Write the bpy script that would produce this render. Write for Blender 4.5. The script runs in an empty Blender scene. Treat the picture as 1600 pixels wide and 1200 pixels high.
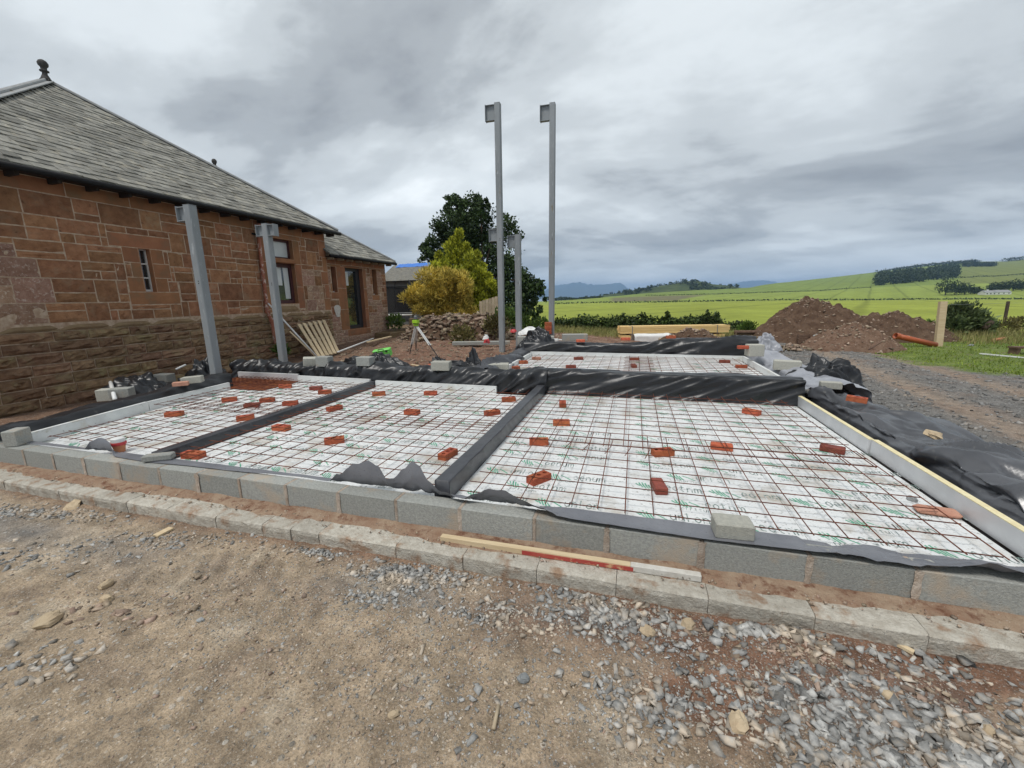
import bpy, math, random
import numpy as np
from mathutils import Vector, Matrix, noise

# ------------------------------------------------------------------ camera, sky, sun, exposure
sc = bpy.context.scene
COL = sc.collection
FPX = 651.21                      # focal length in pixels of the 1600 px wide photograph
YAW, PITCH, ROLL = -0.283128, 0.205777, -0.014515
CAM = np.array([-0.204, -2.972, 1.5716])
_f = np.array([math.sin(YAW)*math.cos(PITCH), math.cos(YAW)*math.cos(PITCH), -math.sin(PITCH)])
_r = np.array([math.cos(YAW), -math.sin(YAW), 0.0]); _u = np.cross(_r, _f)
CR = _r*math.cos(ROLL) + _u*math.sin(ROLL)
CU = -_r*math.sin(ROLL) + _u*math.cos(ROLL)
CW = _f
cam_d = bpy.data.cameras.new('camera'); cam = bpy.data.objects.new('camera', cam_d); COL.objects.link(cam)
cam_d.sensor_width = 36.0; cam_d.lens = 36.0*FPX/1600.0; cam_d.clip_start = 0.05; cam_d.clip_end = 60000
cam.matrix_world = Matrix(((CR[0], CU[0], -CW[0], CAM[0]), (CR[1], CU[1], -CW[1], CAM[1]),
                           (CR[2], CU[2], -CW[2], CAM[2]), (0, 0, 0, 1)))
sc.camera = cam

SUN_EL, SUN_AZ = math.radians(63), math.radians(205)      # azimuth clockwise from +Y: behind the camera, to its left
world = bpy.data.worlds.new('World'); sc.world = world; world.use_nodes = True
wn, wl = world.node_tree.nodes, world.node_tree.links
for n in list(wn): wn.remove(n)
def N(nodes, kind, **kw):
    n = nodes.new(kind)
    for k, v in kw.items():
        if k.startswith('i_'): n.inputs[k[2:].replace('_', ' ')].default_value = v
        elif k.startswith('n_'): n.inputs[int(k[2:])].default_value = v
        else: setattr(n, k, v)
    return n
w_out = N(wn, 'ShaderNodeOutputWorld'); w_bg = N(wn, 'ShaderNodeBackground', i_Strength=0.1)
w_sky = N(wn, 'ShaderNodeTexSky', sky_type='NISHITA', sun_disc=False, sun_elevation=SUN_EL, sun_rotation=SUN_AZ,
          air_density=1.0, dust_density=2.0, ozone_density=1.5)
w_tc = N(wn, 'ShaderNodeTexCoord'); w_sep = N(wn, 'ShaderNodeSeparateXYZ')
wl.new(w_tc.outputs['Generated'], w_sep.inputs[0])
w_zc = N(wn, 'ShaderNodeMath', operation='MAXIMUM', n_1=0.0); wl.new(w_sep.outputs['Z'], w_zc.inputs[0])
w_zo = N(wn, 'ShaderNodeMath', operation='ADD', n_1=0.30); wl.new(w_zc.outputs[0], w_zo.inputs[0])
w_dx = N(wn, 'ShaderNodeMath', operation='DIVIDE'); wl.new(w_sep.outputs['X'], w_dx.inputs[0]); wl.new(w_zo.outputs[0], w_dx.inputs[1])
w_dy = N(wn, 'ShaderNodeMath', operation='DIVIDE'); wl.new(w_sep.outputs['Y'], w_dy.inputs[0]); wl.new(w_zo.outputs[0], w_dy.inputs[1])
w_cmb = N(wn, 'ShaderNodeCombineXYZ', i_Z=3.7); wl.new(w_dx.outputs[0], w_cmb.inputs['X']); wl.new(w_dy.outputs[0], w_cmb.inputs['Y'])
w_map = N(wn, 'ShaderNodeMapping'); w_map.inputs['Rotation'].default_value = (0, 0, math.radians(35)); w_map.inputs['Scale'].default_value = (0.8, 1.2, 1)
wl.new(w_cmb.outputs[0], w_map.inputs['Vector'])
w_n1 = N(wn, 'ShaderNodeTexNoise', i_Scale=1.25, i_Detail=7.0, i_Roughness=0.52, i_Distortion=0.5); wl.new(w_map.outputs[0], w_n1.inputs['Vector'])
w_n2 = N(wn, 'ShaderNodeTexNoise', i_Scale=3.6, i_Detail=6.0, i_Roughness=0.55, i_Distortion=0.15); wl.new(w_map.outputs[0], w_n2.inputs['Vector'])
w_mx = N(wn, 'ShaderNodeMix', data_type='FLOAT', n_0=0.30); wl.new(w_n1.outputs['Fac'], w_mx.inputs[2]); wl.new(w_n2.outputs['Fac'], w_mx.inputs[3])
w_b0 = N(wn, 'ShaderNodeMapRange', interpolation_type='SMOOTHSTEP'); w_b0.inputs[1].default_value = 0.0; w_b0.inputs[2].default_value = 0.11; w_b0.inputs[3].default_value = 0.13; w_b0.inputs[4].default_value = 0.0; wl.new(w_zc.outputs[0], w_b0.inputs[0])   # thinner, paler cloud low down all round the horizon
w_ba = N(wn, 'ShaderNodeMath', operation='ADD'); wl.new(w_mx.outputs[0], w_ba.inputs[0]); wl.new(w_b0.outputs[0], w_ba.inputs[1])
w_rmp = N(wn, 'ShaderNodeValToRGB'); wl.new(w_ba.outputs[0], w_rmp.inputs[0])
cr = w_rmp.color_ramp; cr.interpolation = 'EASE'
cr.elements[0].position = 0.31; cr.elements[0].color = (0.245, 0.262, 0.280, 1)
cr.elements[1].position = 0.75; cr.elements[1].color = (0.80, 0.84, 0.86, 1)
for p_, c_ in ((0.42, (0.335, 0.358, 0.376)), (0.50, (0.465, 0.497, 0.515)), (0.60, (0.60, 0.64, 0.66))):
    e_ = cr.elements.new(p_); e_.color = (*c_, 1)
w_gain = N(wn, 'ShaderNodeMix', data_type='RGBA', blend_type='MULTIPLY', n_0=1.0); wl.new(w_rmp.outputs[0], w_gain.inputs[6]); w_gain.inputs[7].default_value = (9.6, 9.6, 9.6, 1)
w_mix = N(wn, 'ShaderNodeMix', data_type='RGBA', n_0=0.965); wl.new(w_sky.outputs[0], w_mix.inputs[6]); wl.new(w_gain.outputs[2], w_mix.inputs[7])
wl.new(w_mix.outputs[2], w_bg.inputs['Color']); wl.new(w_bg.outputs[0], w_out.inputs['Surface'])

sun_d = bpy.data.lights.new('sun', 'SUN'); sun_d.energy = 1.5; sun_d.angle = math.radians(14); sun_d.color = (1.0, 0.965, 0.92)
sun = bpy.data.objects.new('sun', sun_d); COL.objects.link(sun)
_sd = Vector((math.sin(SUN_AZ)*math.cos(SUN_EL), math.cos(SUN_AZ)*math.cos(SUN_EL), math.sin(SUN_EL)))
sun.rotation_euler = _sd.to_track_quat('Z', 'Y').to_euler()
sc.view_settings.view_transform = 'Standard'; sc.view_settings.look = 'None'
sc.view_settings.exposure = 0.58; sc.view_settings.gamma = 1.0; sc.view_settings.use_curve_mapping = False
sc.cycles.use_denoising = True; sc.cycles.max_bounces = 6; sc.cycles.diffuse_bounces = 3; sc.cycles.volume_bounces = 0
sc.cycles.transparent_max_bounces = 6

# ------------------------------------------------------------------ helpers
rng = np.random.default_rng(7); random.seed(7)
def ray(x, y): return CR*(x-800)/FPX - CU*(y-600)/FPX + CW
def onz(x, y, z): d = ray(x, y); return CAM + d*(z-CAM[2])/d[2]
def onx(x, y, X): d = ray(x, y); return CAM + d*(X-CAM[0])/d[0]
def ony(x, y, Y): d = ray(x, y); return CAM + d*(Y-CAM[1])/d[1]
def ond(x, y, dist): return CAM + ray(x, y)*dist            # at a distance along the view axis
def nz(x, y=0.0, z=0.0): return noise.noise(Vector((x, y, z)))
def fbm(x, y, z=0.0, o=4):
    s, a, f = 0.0, 1.0, 1.0
    for _ in range(o):
        s += a*nz(x*f, y*f, z+f*3.1); a *= 0.5; f *= 2.03
    return s
def sstep(a, b, x): t = np.clip((x-a)/(b-a), 0, 1); return t*t*(3-2*t)

class MB:
    def __init__(s): s.v = []; s.f = []
    def add(s, vs, fs):
        o = len(s.v); s.v.extend([tuple(map(float, p)) for p in vs]); s.f.extend([tuple(i+o for i in f) for f in fs]); return s
    def box(s, c, size, rz=0.0, M=None):
        hx, hy, hz = (q/2 for q in size)
        P = [Vector((sx*hx, sy*hy, sz*hz)) for sz in (-1, 1) for sy in (-1, 1) for sx in (-1, 1)]
        R = M if M is not None else Matrix.Rotation(rz, 3, 'Z')
        P = [R @ p + Vector(c) for p in P]
        return s.add(P, [(0, 2, 3, 1), (4, 5, 7, 6), (0, 1, 5, 4), (2, 6, 7, 3), (0, 4, 6, 2), (1, 3, 7, 5)])
    def bbox(s, c, size, b, rz=0.0, M=None):
        """box with chamfered vertical and horizontal edges"""
        hx, hy, hz = (q/2 for q in size); b = min(b, hx*.8, hy*.8, hz*.8)
        R = M if M is not None else Matrix.Rotation(rz, 3, 'Z')
        def ringp(ex, ey, z, cb):
            return [(ex-cb, -ey, z), (ex, -ey+cb, z), (ex, ey-cb, z), (ex-cb, ey, z), (-ex+cb, ey, z), (-ex, ey-cb, z), (-ex, -ey+cb, z), (-ex+cb, -ey, z)]
        rings = [ringp(hx-b, hy-b, -hz, b*.6), ringp(hx, hy, -hz+b, b), ringp(hx, hy, hz-b, b), ringp(hx-b, hy-b, hz, b*.6)]
        vs = [R @ Vector(p) + Vector(c) for r in rings for p in r]; fs = [tuple(range(7, -1, -1)), tuple(range(24, 32))]
        for k in range(3):
            for i in range(8): fs.append((k*8+i, k*8+(i+1) % 8, k*8+8+(i+1) % 8, k*8+8+i))
        return s.add(vs, fs)
    def bar(s, a, b, w, h, up=(0, 0, 1)):
        a, b = Vector(a), Vector(b); d = b-a; L = d.length; x = d.normalized(); u = Vector(up)
        y = u.cross(x)
        if y.length < 1e-4: y = Vector((0, 1, 0)).cross(x)
        y.normalize(); z = x.cross(y)
        M = Matrix((x, y, z)).transposed()
        return s.box((a+b)/2, (L, w, h), M=M)
    def tube(s, pts, r, n=8, cap=True):
        pts = [Vector(p) for p in pts]; rr = r if isinstance(r, (list, tuple)) else [r]*len(pts)
        vs, fs = [], []
        for i, p in enumerate(pts):
            t = (pts[min(i+1, len(pts)-1)] - pts[max(i-1, 0)]).normalized()
            a = t.orthogonal().normalized() if abs(t.z) > .95 else Vector((0, 0, 1)).cross(t).normalized()
            b = t.cross(a)
            for k in range(n):
                q = 2*math.pi*k/n; vs.append(p + (a*math.cos(q)+b*math.sin(q))*rr[i])
        for i in range(len(pts)-1):
            for k in range(n): fs.append((i*n+k, i*n+(k+1) % n, (i+1)*n+(k+1) % n, (i+1)*n+k))
        if cap: fs.append(tuple(range(n-1, -1, -1))); fs.append(tuple(range((len(pts)-1)*n, len(pts)*n)))
        return s.add(vs, fs)
    def lathe(s, prof, c, n=14):
        vs, fs = [], []
        for r, z in prof:
            for k in range(n): q = 2*math.pi*k/n; vs.append((c[0]+r*math.cos(q), c[1]+r*math.sin(q), c[2]+z))
        for i in range(len(prof)-1):
            for k in range(n): fs.append((i*n+k, i*n+(k+1) % n, (i+1)*n+(k+1) % n, (i+1)*n+k))
        fs.append(tuple(range(n-1, -1, -1))); fs.append(tuple(range((len(prof)-1)*n, len(prof)*n)))
        return s.add(vs, fs)
    def mesh(s, name, mat, smooth=False):
        me = bpy.data.meshes.new(name); me.from_pydata(s.v, [], s.f); me.update()
        if mat is not None: me.materials.append(mat)
        if smooth: me.polygons.foreach_set('use_smooth', [True]*len(me.polygons))
        return me
    def build(s, name, mat, parent=None, smooth=False, **tg):
        return link(name, s.mesh(name, mat, smooth), parent, **tg)
def link(name, me, parent=None, loc=None, **tg):
    o = bpy.data.objects.new(name, me); COL.objects.link(o)
    if parent is not None: o.parent = parent
    if loc is not None: o.location = loc
    tag(o, **tg); return o
def tag(o, label=None, cat=None, group=None, kind=None):
    if label: o['label'] = label
    if cat: o['category'] = cat
    if group: o['group'] = group
    if kind: o['kind'] = kind
    return o
def thing(name, loc, label, cat, group=None, rz=0.0):
    o = bpy.data.objects.new(name, None); COL.objects.link(o); o.location = tuple(map(float, loc)); o.rotation_euler = (0, 0, rz)
    o.empty_display_size = 0.1
    return tag(o, label, cat, group)
def np_mesh(name, V, F, mat, smooth=False):
    """V (n,3), F (m,k) arrays -> mesh"""
    V = np.asarray(V, np.float32); F = np.asarray(F, np.int32); m, k = F.shape
    me = bpy.data.meshes.new(name); me.vertices.add(len(V)); me.vertices.foreach_set('co', V.ravel())
    me.loops.add(m*k); me.loops.foreach_set('vertex_index', F.ravel())
    me.polygons.add(m); me.polygons.foreach_set('loop_start', np.arange(m, dtype=np.int32)*k); me.polygons.foreach_set('loop_total', np.full(m, k, np.int32))
    if smooth: me.polygons.foreach_set('use_smooth', np.ones(m, bool))
    me.update(calc_edges=True)
    if mat is not None: me.materials.append(mat)
    return me
def grid_faces(nu, nv):
    i, j = np.meshgrid(np.arange(nu-1), np.arange(nv-1), indexing='ij'); a = (i*nv+j).ravel()
    return np.stack([a, a+nv, a+nv+1, a+1], 1)
def set_color(me, name, arr):
    at = me.color_attributes.new(name, 'FLOAT_COLOR', 'POINT')
    at.data.foreach_set('color', np.asarray(arr, np.float32).ravel())

# ------------------------------------------------------------------ materials
def new_mat(name):
    m = bpy.data.materials.new(name); m.use_nodes = True; nt = m.node_tree
    return m, nt.nodes, nt.links, nt.nodes['Principled BSDF']
def rgba(c): return (c[0], c[1], c[2], 1.0)
def Mt(name, c1, c2=None, scale=6.0, rough=0.85, bump=0.15, bscale=40.0, rnd=0.0, spots=None, metal=0.0, spec=0.3,
       attr=None, coord='Object', detail=6.0, stretch=(1, 1, 1), spots2=None, contrast=(0.35, 0.65), emis=None, hue=0.0):
    m, n, l, b = new_mat(name); c2 = c2 or c1
    tc = N(n, 'ShaderNodeTexCoord'); mp = N(n, 'ShaderNodeMapping'); mp.inputs['Scale'].default_value = stretch
    if coord == 'World':
        ge = N(n, 'ShaderNodeNewGeometry'); l.new(ge.outputs['Position'], mp.inputs['Vector'])
    else:
        oi0 = N(n, 'ShaderNodeObjectInfo'); va = N(n, 'ShaderNodeVectorMath', operation='ADD'); vs = N(n, 'ShaderNodeVectorMath', operation='SCALE')
        vs.inputs[0].default_value = (7.3, 3.9, 5.1); l.new(oi0.outputs['Random'], vs.inputs['Scale'])
        l.new(tc.outputs[coord], va.inputs[0]); l.new(vs.outputs[0], va.inputs[1]); l.new(va.outputs[0], mp.inputs['Vector'])
    nx = N(n, 'ShaderNodeTexNoise', i_Scale=scale, i_Detail=detail, i_Roughness=0.6); l.new(mp.outputs[0], nx.inputs['Vector'])
    mr = N(n, 'ShaderNodeMapRange'); mr.inputs[1].default_value, mr.inputs[2].default_value = contrast; l.new(nx.outputs['Fac'], mr.inputs[0])
    mx = N(n, 'ShaderNodeMix', data_type='RGBA'); mx.inputs[6].default_value = rgba(c1); mx.inputs[7].default_value = rgba(c2); l.new(mr.outputs[0], mx.inputs[0])
    out = mx.outputs[2]
    if attr:
        at = N(n, 'ShaderNodeAttribute', attribute_name=attr); mm = N(n, 'ShaderNodeMix', data_type='RGBA', blend_type='MULTIPLY', n_0=1.0)
        l.new(out, mm.inputs[6]); l.new(at.outputs['Color'], mm.inputs[7]); out = mm.outputs[2]
    for sp in (spots, spots2):
        if sp:
            col, ssc, thr = sp[:3]; soft = sp[3] if len(sp) > 3 else 0.06
            sn = N(n, 'ShaderNodeTexNoise', i_Scale=ssc, i_Detail=5.0, i_Roughness=0.65); l.new(mp.outputs[0], sn.inputs['Vector'])
            sr = N(n, 'ShaderNodeMapRange'); sr.inputs[1].default_value = thr-soft; sr.inputs[2].default_value = thr+soft; l.new(sn.outputs['Fac'], sr.inputs[0])
            sm = N(n, 'ShaderNodeMix', data_type='RGBA'); sm.inputs[7].default_value = rgba(col); l.new(out, sm.inputs[6]); l.new(sr.outputs[0], sm.inputs[0]); out = sm.outputs[2]
    if rnd > 0:
        oi = N(n, 'ShaderNodeObjectInfo'); ge2 = N(n, 'ShaderNodeNewGeometry')
        ad = N(n, 'ShaderNodeMath', operation='ADD'); l.new(oi.outputs['Random'], ad.inputs[0]); l.new(ge2.outputs['Random Per Island'], ad.inputs[1])
        fr = N(n, 'ShaderNodeMath', operation='FRACT'); l.new(ad.outputs[0], fr.inputs[0])
        vr = N(n, 'ShaderNodeMapRange'); vr.inputs[3].default_value = 1-rnd; vr.inputs[4].default_value = 1+rnd; l.new(fr.outputs[0], vr.inputs[0])
        hs = N(n, 'ShaderNodeHueSaturation'); l.new(vr.outputs[0], hs.inputs['Value']); l.new(out, hs.inputs['Color'])
        if hue:
            mu = N(n, 'ShaderNodeMath', operation='MULTIPLY', n_1=7.31); l.new(fr.outputs[0], mu.inputs[0]); f2 = N(n, 'ShaderNodeMath', operation='FRACT'); l.new(mu.outputs[0], f2.inputs[0])
            hr = N(n, 'ShaderNodeMapRange'); hr.inputs[3].default_value = 0.5-hue; hr.inputs[4].default_value = 0.5+hue; l.new(f2.outputs[0], hr.inputs[0]); l.new(hr.outputs[0], hs.inputs['Hue'])
        out = hs.outputs['Color']
    l.new(out, b.inputs['Base Color']); b.inputs['Roughness'].default_value = rough; b.inputs['Metallic'].default_value = metal
    b.inputs['Specular IOR Level'].default_value = spec
    if bump:
        bn = N(n, 'ShaderNodeTexNoise', i_Scale=bscale, i_Detail=6.0, i_Roughness=0.65); l.new(mp.outputs[0], bn.inputs['Vector'])
        bp = N(n, 'ShaderNodeBump', i_Strength=bump, i_Distance=0.02); l.new(bn.outputs['Fac'], bp.inputs['Height']); l.new(bp.outputs[0], b.inputs['Normal'])
    return m
def leaf_mat(name, dark, light, trans=0.25, rough=0.6):
    m, n, l, b = new_mat(name)
    ge = N(n, 'ShaderNodeNewGeometry'); rp = N(n, 'ShaderNodeValToRGB'); l.new(ge.outputs['Random Per Island'], rp.inputs[0])
    rp.color_ramp.elements[0].color = rgba(dark); rp.color_ramp.elements[1].color = rgba(light)
    nx = N(n, 'ShaderNodeTexNoise', i_Scale=0.9, i_Detail=3.0); l.new(ge.outputs['Position'], nx.inputs['Vector'])
    vr = N(n, 'ShaderNodeMapRange'); vr.inputs[1].default_value = .35; vr.inputs[2].default_value = .65; vr.inputs[3].default_value = .72; vr.inputs[4].default_value = 1.28; l.new(nx.outputs['Fac'], vr.inputs[0])
    hs = N(n, 'ShaderNodeHueSaturation'); l.new(rp.outputs[0], hs.inputs['Color']); l.new(vr.outputs[0], hs.inputs['Value'])
    l.new(hs.outputs[0], b.inputs['Base Color']); b.inputs['Roughness'].default_value = rough; b.inputs['Specular IOR Level'].default_value = 0.25
    o = n['Material Output']; t = N(n, 'ShaderNodeBsdfTranslucent'); l.new(hs.outputs[0], t.inputs['Color'])
    mx = N(n, 'ShaderNodeMixShader', n_0=trans); l.new(b.outputs[0], mx.inputs[1]); l.new(t.outputs[0], mx.inputs[2]); l.new(mx.outputs[0], o.inputs['Surface'])
    return m
def glass_mat(name, col, rough=0.04):
    m, n, l, b = new_mat(name); b.inputs['Base Color'].default_value = rgba(col); b.inputs['Roughness'].default_value = rough
    b.inputs['Specular IOR Level'].default_value = 0.9; b.inputs['Coat Weight'].default_value = 0.6
    return m

MAT = {}
def ground_mat():
    """compacted dirt: zone colour, fines, embedded pebbles of several sizes"""
    m, n, l, b = new_mat('ground'); ge = N(n, 'ShaderNodeNewGeometry'); pos = ge.outputs['Position']
    at = N(n, 'ShaderNodeAttribute', attribute_name='zone')
    def noise_(sc_, det, lo, hi, a=.3, b_=.7):
        x = N(n, 'ShaderNodeTexNoise', i_Scale=sc_, i_Detail=det, i_Roughness=.65); l.new(pos, x.inputs['Vector']); r = N(n, 'ShaderNodeMapRange'); r.inputs[1].default_value = a; r.inputs[2].default_value = b_; r.inputs[3].default_value = lo; r.inputs[4].default_value = hi; l.new(x.outputs['Fac'], r.inputs[0]); return r.outputs[0], x.outputs['Fac']
    def mul(c, f):
        x = N(n, 'ShaderNodeVectorMath', operation='SCALE'); l.new(c, x.inputs[0]); l.new(f, x.inputs['Scale']); return x.outputs[0]
    f1, h1 = noise_(7, 12, .58, 1.42); f2, h2 = noise_(80, 9, .62, 1.40)
    c = mul(mul(at.outputs['Color'], f1), f2); hts = []
    for sc_, thr, lo, hi, tint in ((140, .74, .60, 1.5, (1, 1, 1)), (70, .80, .60, 1.7, (1.0, 1.0, .98)), (30, .90, .65, 1.6, (.92, 1.0, 1.06))):
        v = N(n, 'ShaderNodeTexVoronoi', i_Scale=sc_, i_Randomness=1.0); l.new(pos, v.inputs['Vector'])
        sp = N(n, 'ShaderNodeSeparateColor'); l.new(v.outputs['Color'], sp.inputs[0])
        on = N(n, 'ShaderNodeMath', operation='GREATER_THAN', n_1=thr); l.new(sp.outputs[0], on.inputs[0])
        rd = N(n, 'ShaderNodeMath', operation='LESS_THAN', n_1=.42); l.new(v.outputs['Distance'], rd.inputs[0])
        mk = N(n, 'ShaderNodeMath', operation='MULTIPLY'); l.new(on.outputs[0], mk.inputs[0]); l.new(rd.outputs[0], mk.inputs[1])
        vr = N(n, 'ShaderNodeMapRange'); vr.inputs[3].default_value = lo; vr.inputs[4].default_value = hi; l.new(sp.outputs[1], vr.inputs[0])
        gry = N(n, 'ShaderNodeMix', data_type='RGBA', n_0=.45); l.new(c, gry.inputs[6]); gry.inputs[7].default_value = (.34*tint[0], .32*tint[1], .29*tint[2], 1)
        st = mul(gry.outputs[2], vr.outputs[0])
        mx = N(n, 'ShaderNodeMix', data_type='RGBA'); l.new(mk.outputs[0], mx.inputs[0]); l.new(c, mx.inputs[6]); l.new(st, mx.inputs[7]); c = mx.outputs[2]
        dm = N(n, 'ShaderNodeMapRange'); dm.inputs[1].default_value = 0; dm.inputs[2].default_value = .5; dm.inputs[3].default_value = 1; dm.inputs[4].default_value = 0; l.new(v.outputs['Distance'], dm.inputs[0])
        hm = N(n, 'ShaderNodeMath', operation='MULTIPLY'); l.new(dm.outputs[0], hm.inputs[0]); l.new(on.outputs[0], hm.inputs[1]); hs_ = N(n, 'ShaderNodeMath', operation='MULTIPLY', n_1=26.0/sc_); l.new(hm.outputs[0], hs_.inputs[0]); hts.append(hs_.outputs[0])
    for h in (h2, h1): hts.append(h)
    acc = hts[0]
    for h in hts[1:]: a = N(n, 'ShaderNodeMath', operation='ADD'); l.new(acc, a.inputs[0]); l.new(h, a.inputs[1]); acc = a.outputs[0]
    bp = N(n, 'ShaderNodeBump', i_Strength=1.0, i_Distance=.016); l.new(acc, bp.inputs['Height']); l.new(bp.outputs[0], b.inputs['Normal'])
    l.new(c, b.inputs['Base Color']); b.inputs['Roughness'].default_value = .95; b.inputs['Specular IOR Level'].default_value = .12
    return m
MAT['ground'] = ground_mat()
MAT['soil'] = Mt('soil', (0.135, 0.088, 0.060), (0.085, 0.053, 0.036), scale=4, rough=0.97, bump=1.0, bscale=16, coord='World', spec=0.1, spots=((0.42, 0.34, 0.29), 26, 0.68, 0.02), spots2=((0.055, 0.03, 0.02), 9, 0.62, 0.08))
MAT['redsoil'] = Mt('redsoil', (0.27, 0.17, 0.115), (0.37, 0.275, 0.195), scale=7, rough=0.97, bump=0.9, bscale=45, coord='World', spec=0.1, spots=((0.50, 0.44, 0.38), 60, 0.66, 0.02), spots2=((0.17, 0.085, 0.055), 12, 0.60, 0.08))
MAT['block'] = Mt('block', (0.38, 0.385, 0.355), (0.275, 0.28, 0.262), scale=60, rough=0.92, bump=0.55, bscale=110, rnd=0.14, spec=0.2, spots=((0.09, 0.09, 0.085), 130, 0.69, 0.03), spots2=((0.40, 0.34, 0.27), 3.1, 0.60, 0.07))
MAT['blocklight'] = Mt('blocklight', (0.47, 0.46, 0.40), (0.38, 0.375, 0.33), scale=40, rough=0.95, bump=0.5, bscale=110, rnd=0.12, spec=0.2, spots=((0.17, 0.16, 0.14), 120, 0.70, 0.03))
MAT['kerb'] = Mt('kerb', (0.58, 0.545, 0.47), (0.43, 0.39, 0.325), scale=20, rough=0.95, bump=1.0, bscale=60, rnd=0.10, spec=0.15, spots=((0.35, 0.24, 0.165), 6, 0.60, 0.07), spots2=((0.22, 0.21, 0.19), 80, 0.68, 0.03))
MAT['mortar'] = Mt('mortar', (0.50, 0.43, 0.36), (0.37, 0.29, 0.225), scale=14, rough=0.95, bump=0.8, bscale=70, rnd=0.15, spec=0.15)
MAT['board'] = Mt('board', (0.75, 0.76, 0.75), (0.64, 0.66, 0.66), scale=2.2, rough=0.55, bump=0.05, bscale=30, rnd=0.04, spec=0.35, coord='World', spots=((0.36, 0.36, 0.345), 30, 0.61, 0.05), spots2=((0.47, 0.43, 0.37), 2.3, 0.60, 0.08))
MAT['upstand'] = Mt('upstand', (0.74, 0.75, 0.73), (0.62, 0.63, 0.62), scale=3, rough=0.5, bump=0.05, bscale=30, rnd=0.05, spec=0.35, coord='World', spots=((0.36, 0.35, 0.33), 24, 0.67, 0.05), spots2=((0.52, 0.49, 0.41), 2.0, 0.63, 0.06))
MAT['foamcore'] = Mt('foamcore', (0.78, 0.71, 0.46), (0.68, 0.58, 0.34), scale=18, rough=0.9, bump=0.3, bscale=60, spec=0.2, coord='World', spots=((0.5, 0.38, 0.18), 20, 0.7, 0.03))
MAT['foil'] = Mt('foil', (0.68, 0.69, 0.70), (0.57, 0.58, 0.59), scale=3, rough=0.42, bump=0.06, bscale=25, metal=0.25, spec=0.5, coord='World')
MAT['printgreen'] = Mt('printgreen', (0.08, 0.33, 0.20), (0.13, 0.40, 0.27), scale=30, rough=0.6, bump=0, spec=0.3, coord='World', spots=((0.55, 0.62, 0.58), 24, 0.60, 0.05))
MAT['printgrey'] = Mt('printgrey', (0.15, 0.22, 0.20), (0.25, 0.31, 0.29), scale=30, rough=0.6, bump=0, spec=0.3, coord='World', spots=((0.66, 0.68, 0.67), 20, 0.56, 0.06))
MAT['rebar'] = Mt('rebar', (0.095, 0.030, 0.020), (0.175, 0.055, 0.026), scale=9, rough=0.8, bump=0.2, bscale=90, rnd=0.25, spec=0.25, coord='World')
MAT['rustpile'] = Mt('rustpile', (0.22, 0.065, 0.022), (0.11, 0.035, 0.02), scale=10, rough=0.9, bump=0.6, bscale=40, spec=0.2, coord='World', spots=((0.38, 0.15, 0.05), 9, 0.6, 0.06))
MAT['brick'] = Mt('brick', (0.46, 0.125, 0.058), (0.34, 0.082, 0.042), scale=20, rough=0.85, bump=0.4, bscale=70, rnd=0.30, hue=0.008, spec=0.25, spots=((0.60, 0.25, 0.15), 30, 0.70, 0.03))
MAT['brickdark'] = Mt('brickdark', (0.27, 0.062, 0.038), (0.18, 0.042, 0.03), scale=20, rough=0.6, bump=0.3, bscale=70, rnd=0.15, spec=0.35)
MAT['bricktan'] = Mt('bricktan', (0.50, 0.28, 0.20), (0.42, 0.20, 0.14), scale=18, rough=0.9, bump=0.4, bscale=60, rnd=0.1, spec=0.2)
MAT['hole'] = Mt('hole', (0.05, 0.018, 0.012), rough=0.95, bump=0, spec=0.05)
MAT['plastic'] = Mt('plastic', (0.009, 0.0095, 0.011), (0.020, 0.021, 0.024), scale=1.6, rough=0.35, bump=0.10, bscale=14, spec=0.5, coord='World', spots=((0.09, 0.085, 0.08), 6, 0.70, 0.06))
MAT['plasticgrey'] = Mt('plasticgrey', (0.038, 0.040, 0.046), (0.070, 0.072, 0.080), scale=2.4, rough=0.33, bump=0.10, bscale=10, spec=0.5, coord='World', spots=((0.17, 0.165, 0.16), 10, 0.69, 0.05), spots2=((0.03, 0.03, 0.034), 70, 0.69, 0.02))
MAT['plasticpale'] = Mt('plasticpale', (0.34, 0.35, 0.38), (0.26, 0.27, 0.30), scale=4, rough=0.35, bump=0.12, bscale=14, spec=0.5, coord='World')
MAT['steel'] = Mt('steel', (0.28, 0.30, 0.31), (0.215, 0.232, 0.24), scale=1.6, rough=0.55, bump=0.03, bscale=30, metal=0.0, spec=0.45, coord='World', stretch=(1, 1, .3), spots=((0.20, 0.17, 0.12), 6, 0.68, 0.03), spots2=((0.36, 0.38, 0.39), 14, 0.64, 0.05))
MAT['steeldark'] = Mt('steeldark', (0.20, 0.215, 0.22), (0.16, 0.17, 0.175), scale=8, rough=0.5, bump=0.03, metal=0.2, spec=0.5)
MAT['wood'] = Mt('wood', (0.80, 0.58, 0.27), (0.70, 0.47, 0.19), scale=3, rough=0.75, bump=0.15, bscale=20, rnd=0.10, spec=0.25, stretch=(1, 9, 9), spots=((0.36, 0.20, 0.09), 3.2, 0.70, 0.02))
MAT['woodpale'] = Mt('woodpale', (0.68, 0.55, 0.36), (0.58, 0.44, 0.27), scale=3, rough=0.8, bump=0.2, bscale=20, rnd=0.12, spec=0.2, stretch=(1, 9, 9))
MAT['woodgrey'] = Mt('woodgrey', (0.46, 0.38, 0.27), (0.36, 0.29, 0.20), scale=4, rough=0.9, bump=0.25, bscale=24, rnd=0.15, spec=0.15)
MAT['woodred'] = Mt('woodred', (0.36, 0.045, 0.040), (0.44, 0.10, 0.07), scale=6, rough=0.7, bump=0.1, spec=0.3, spots=((0.58, 0.36, 0.20), 14, 0.58, 0.05))
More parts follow.
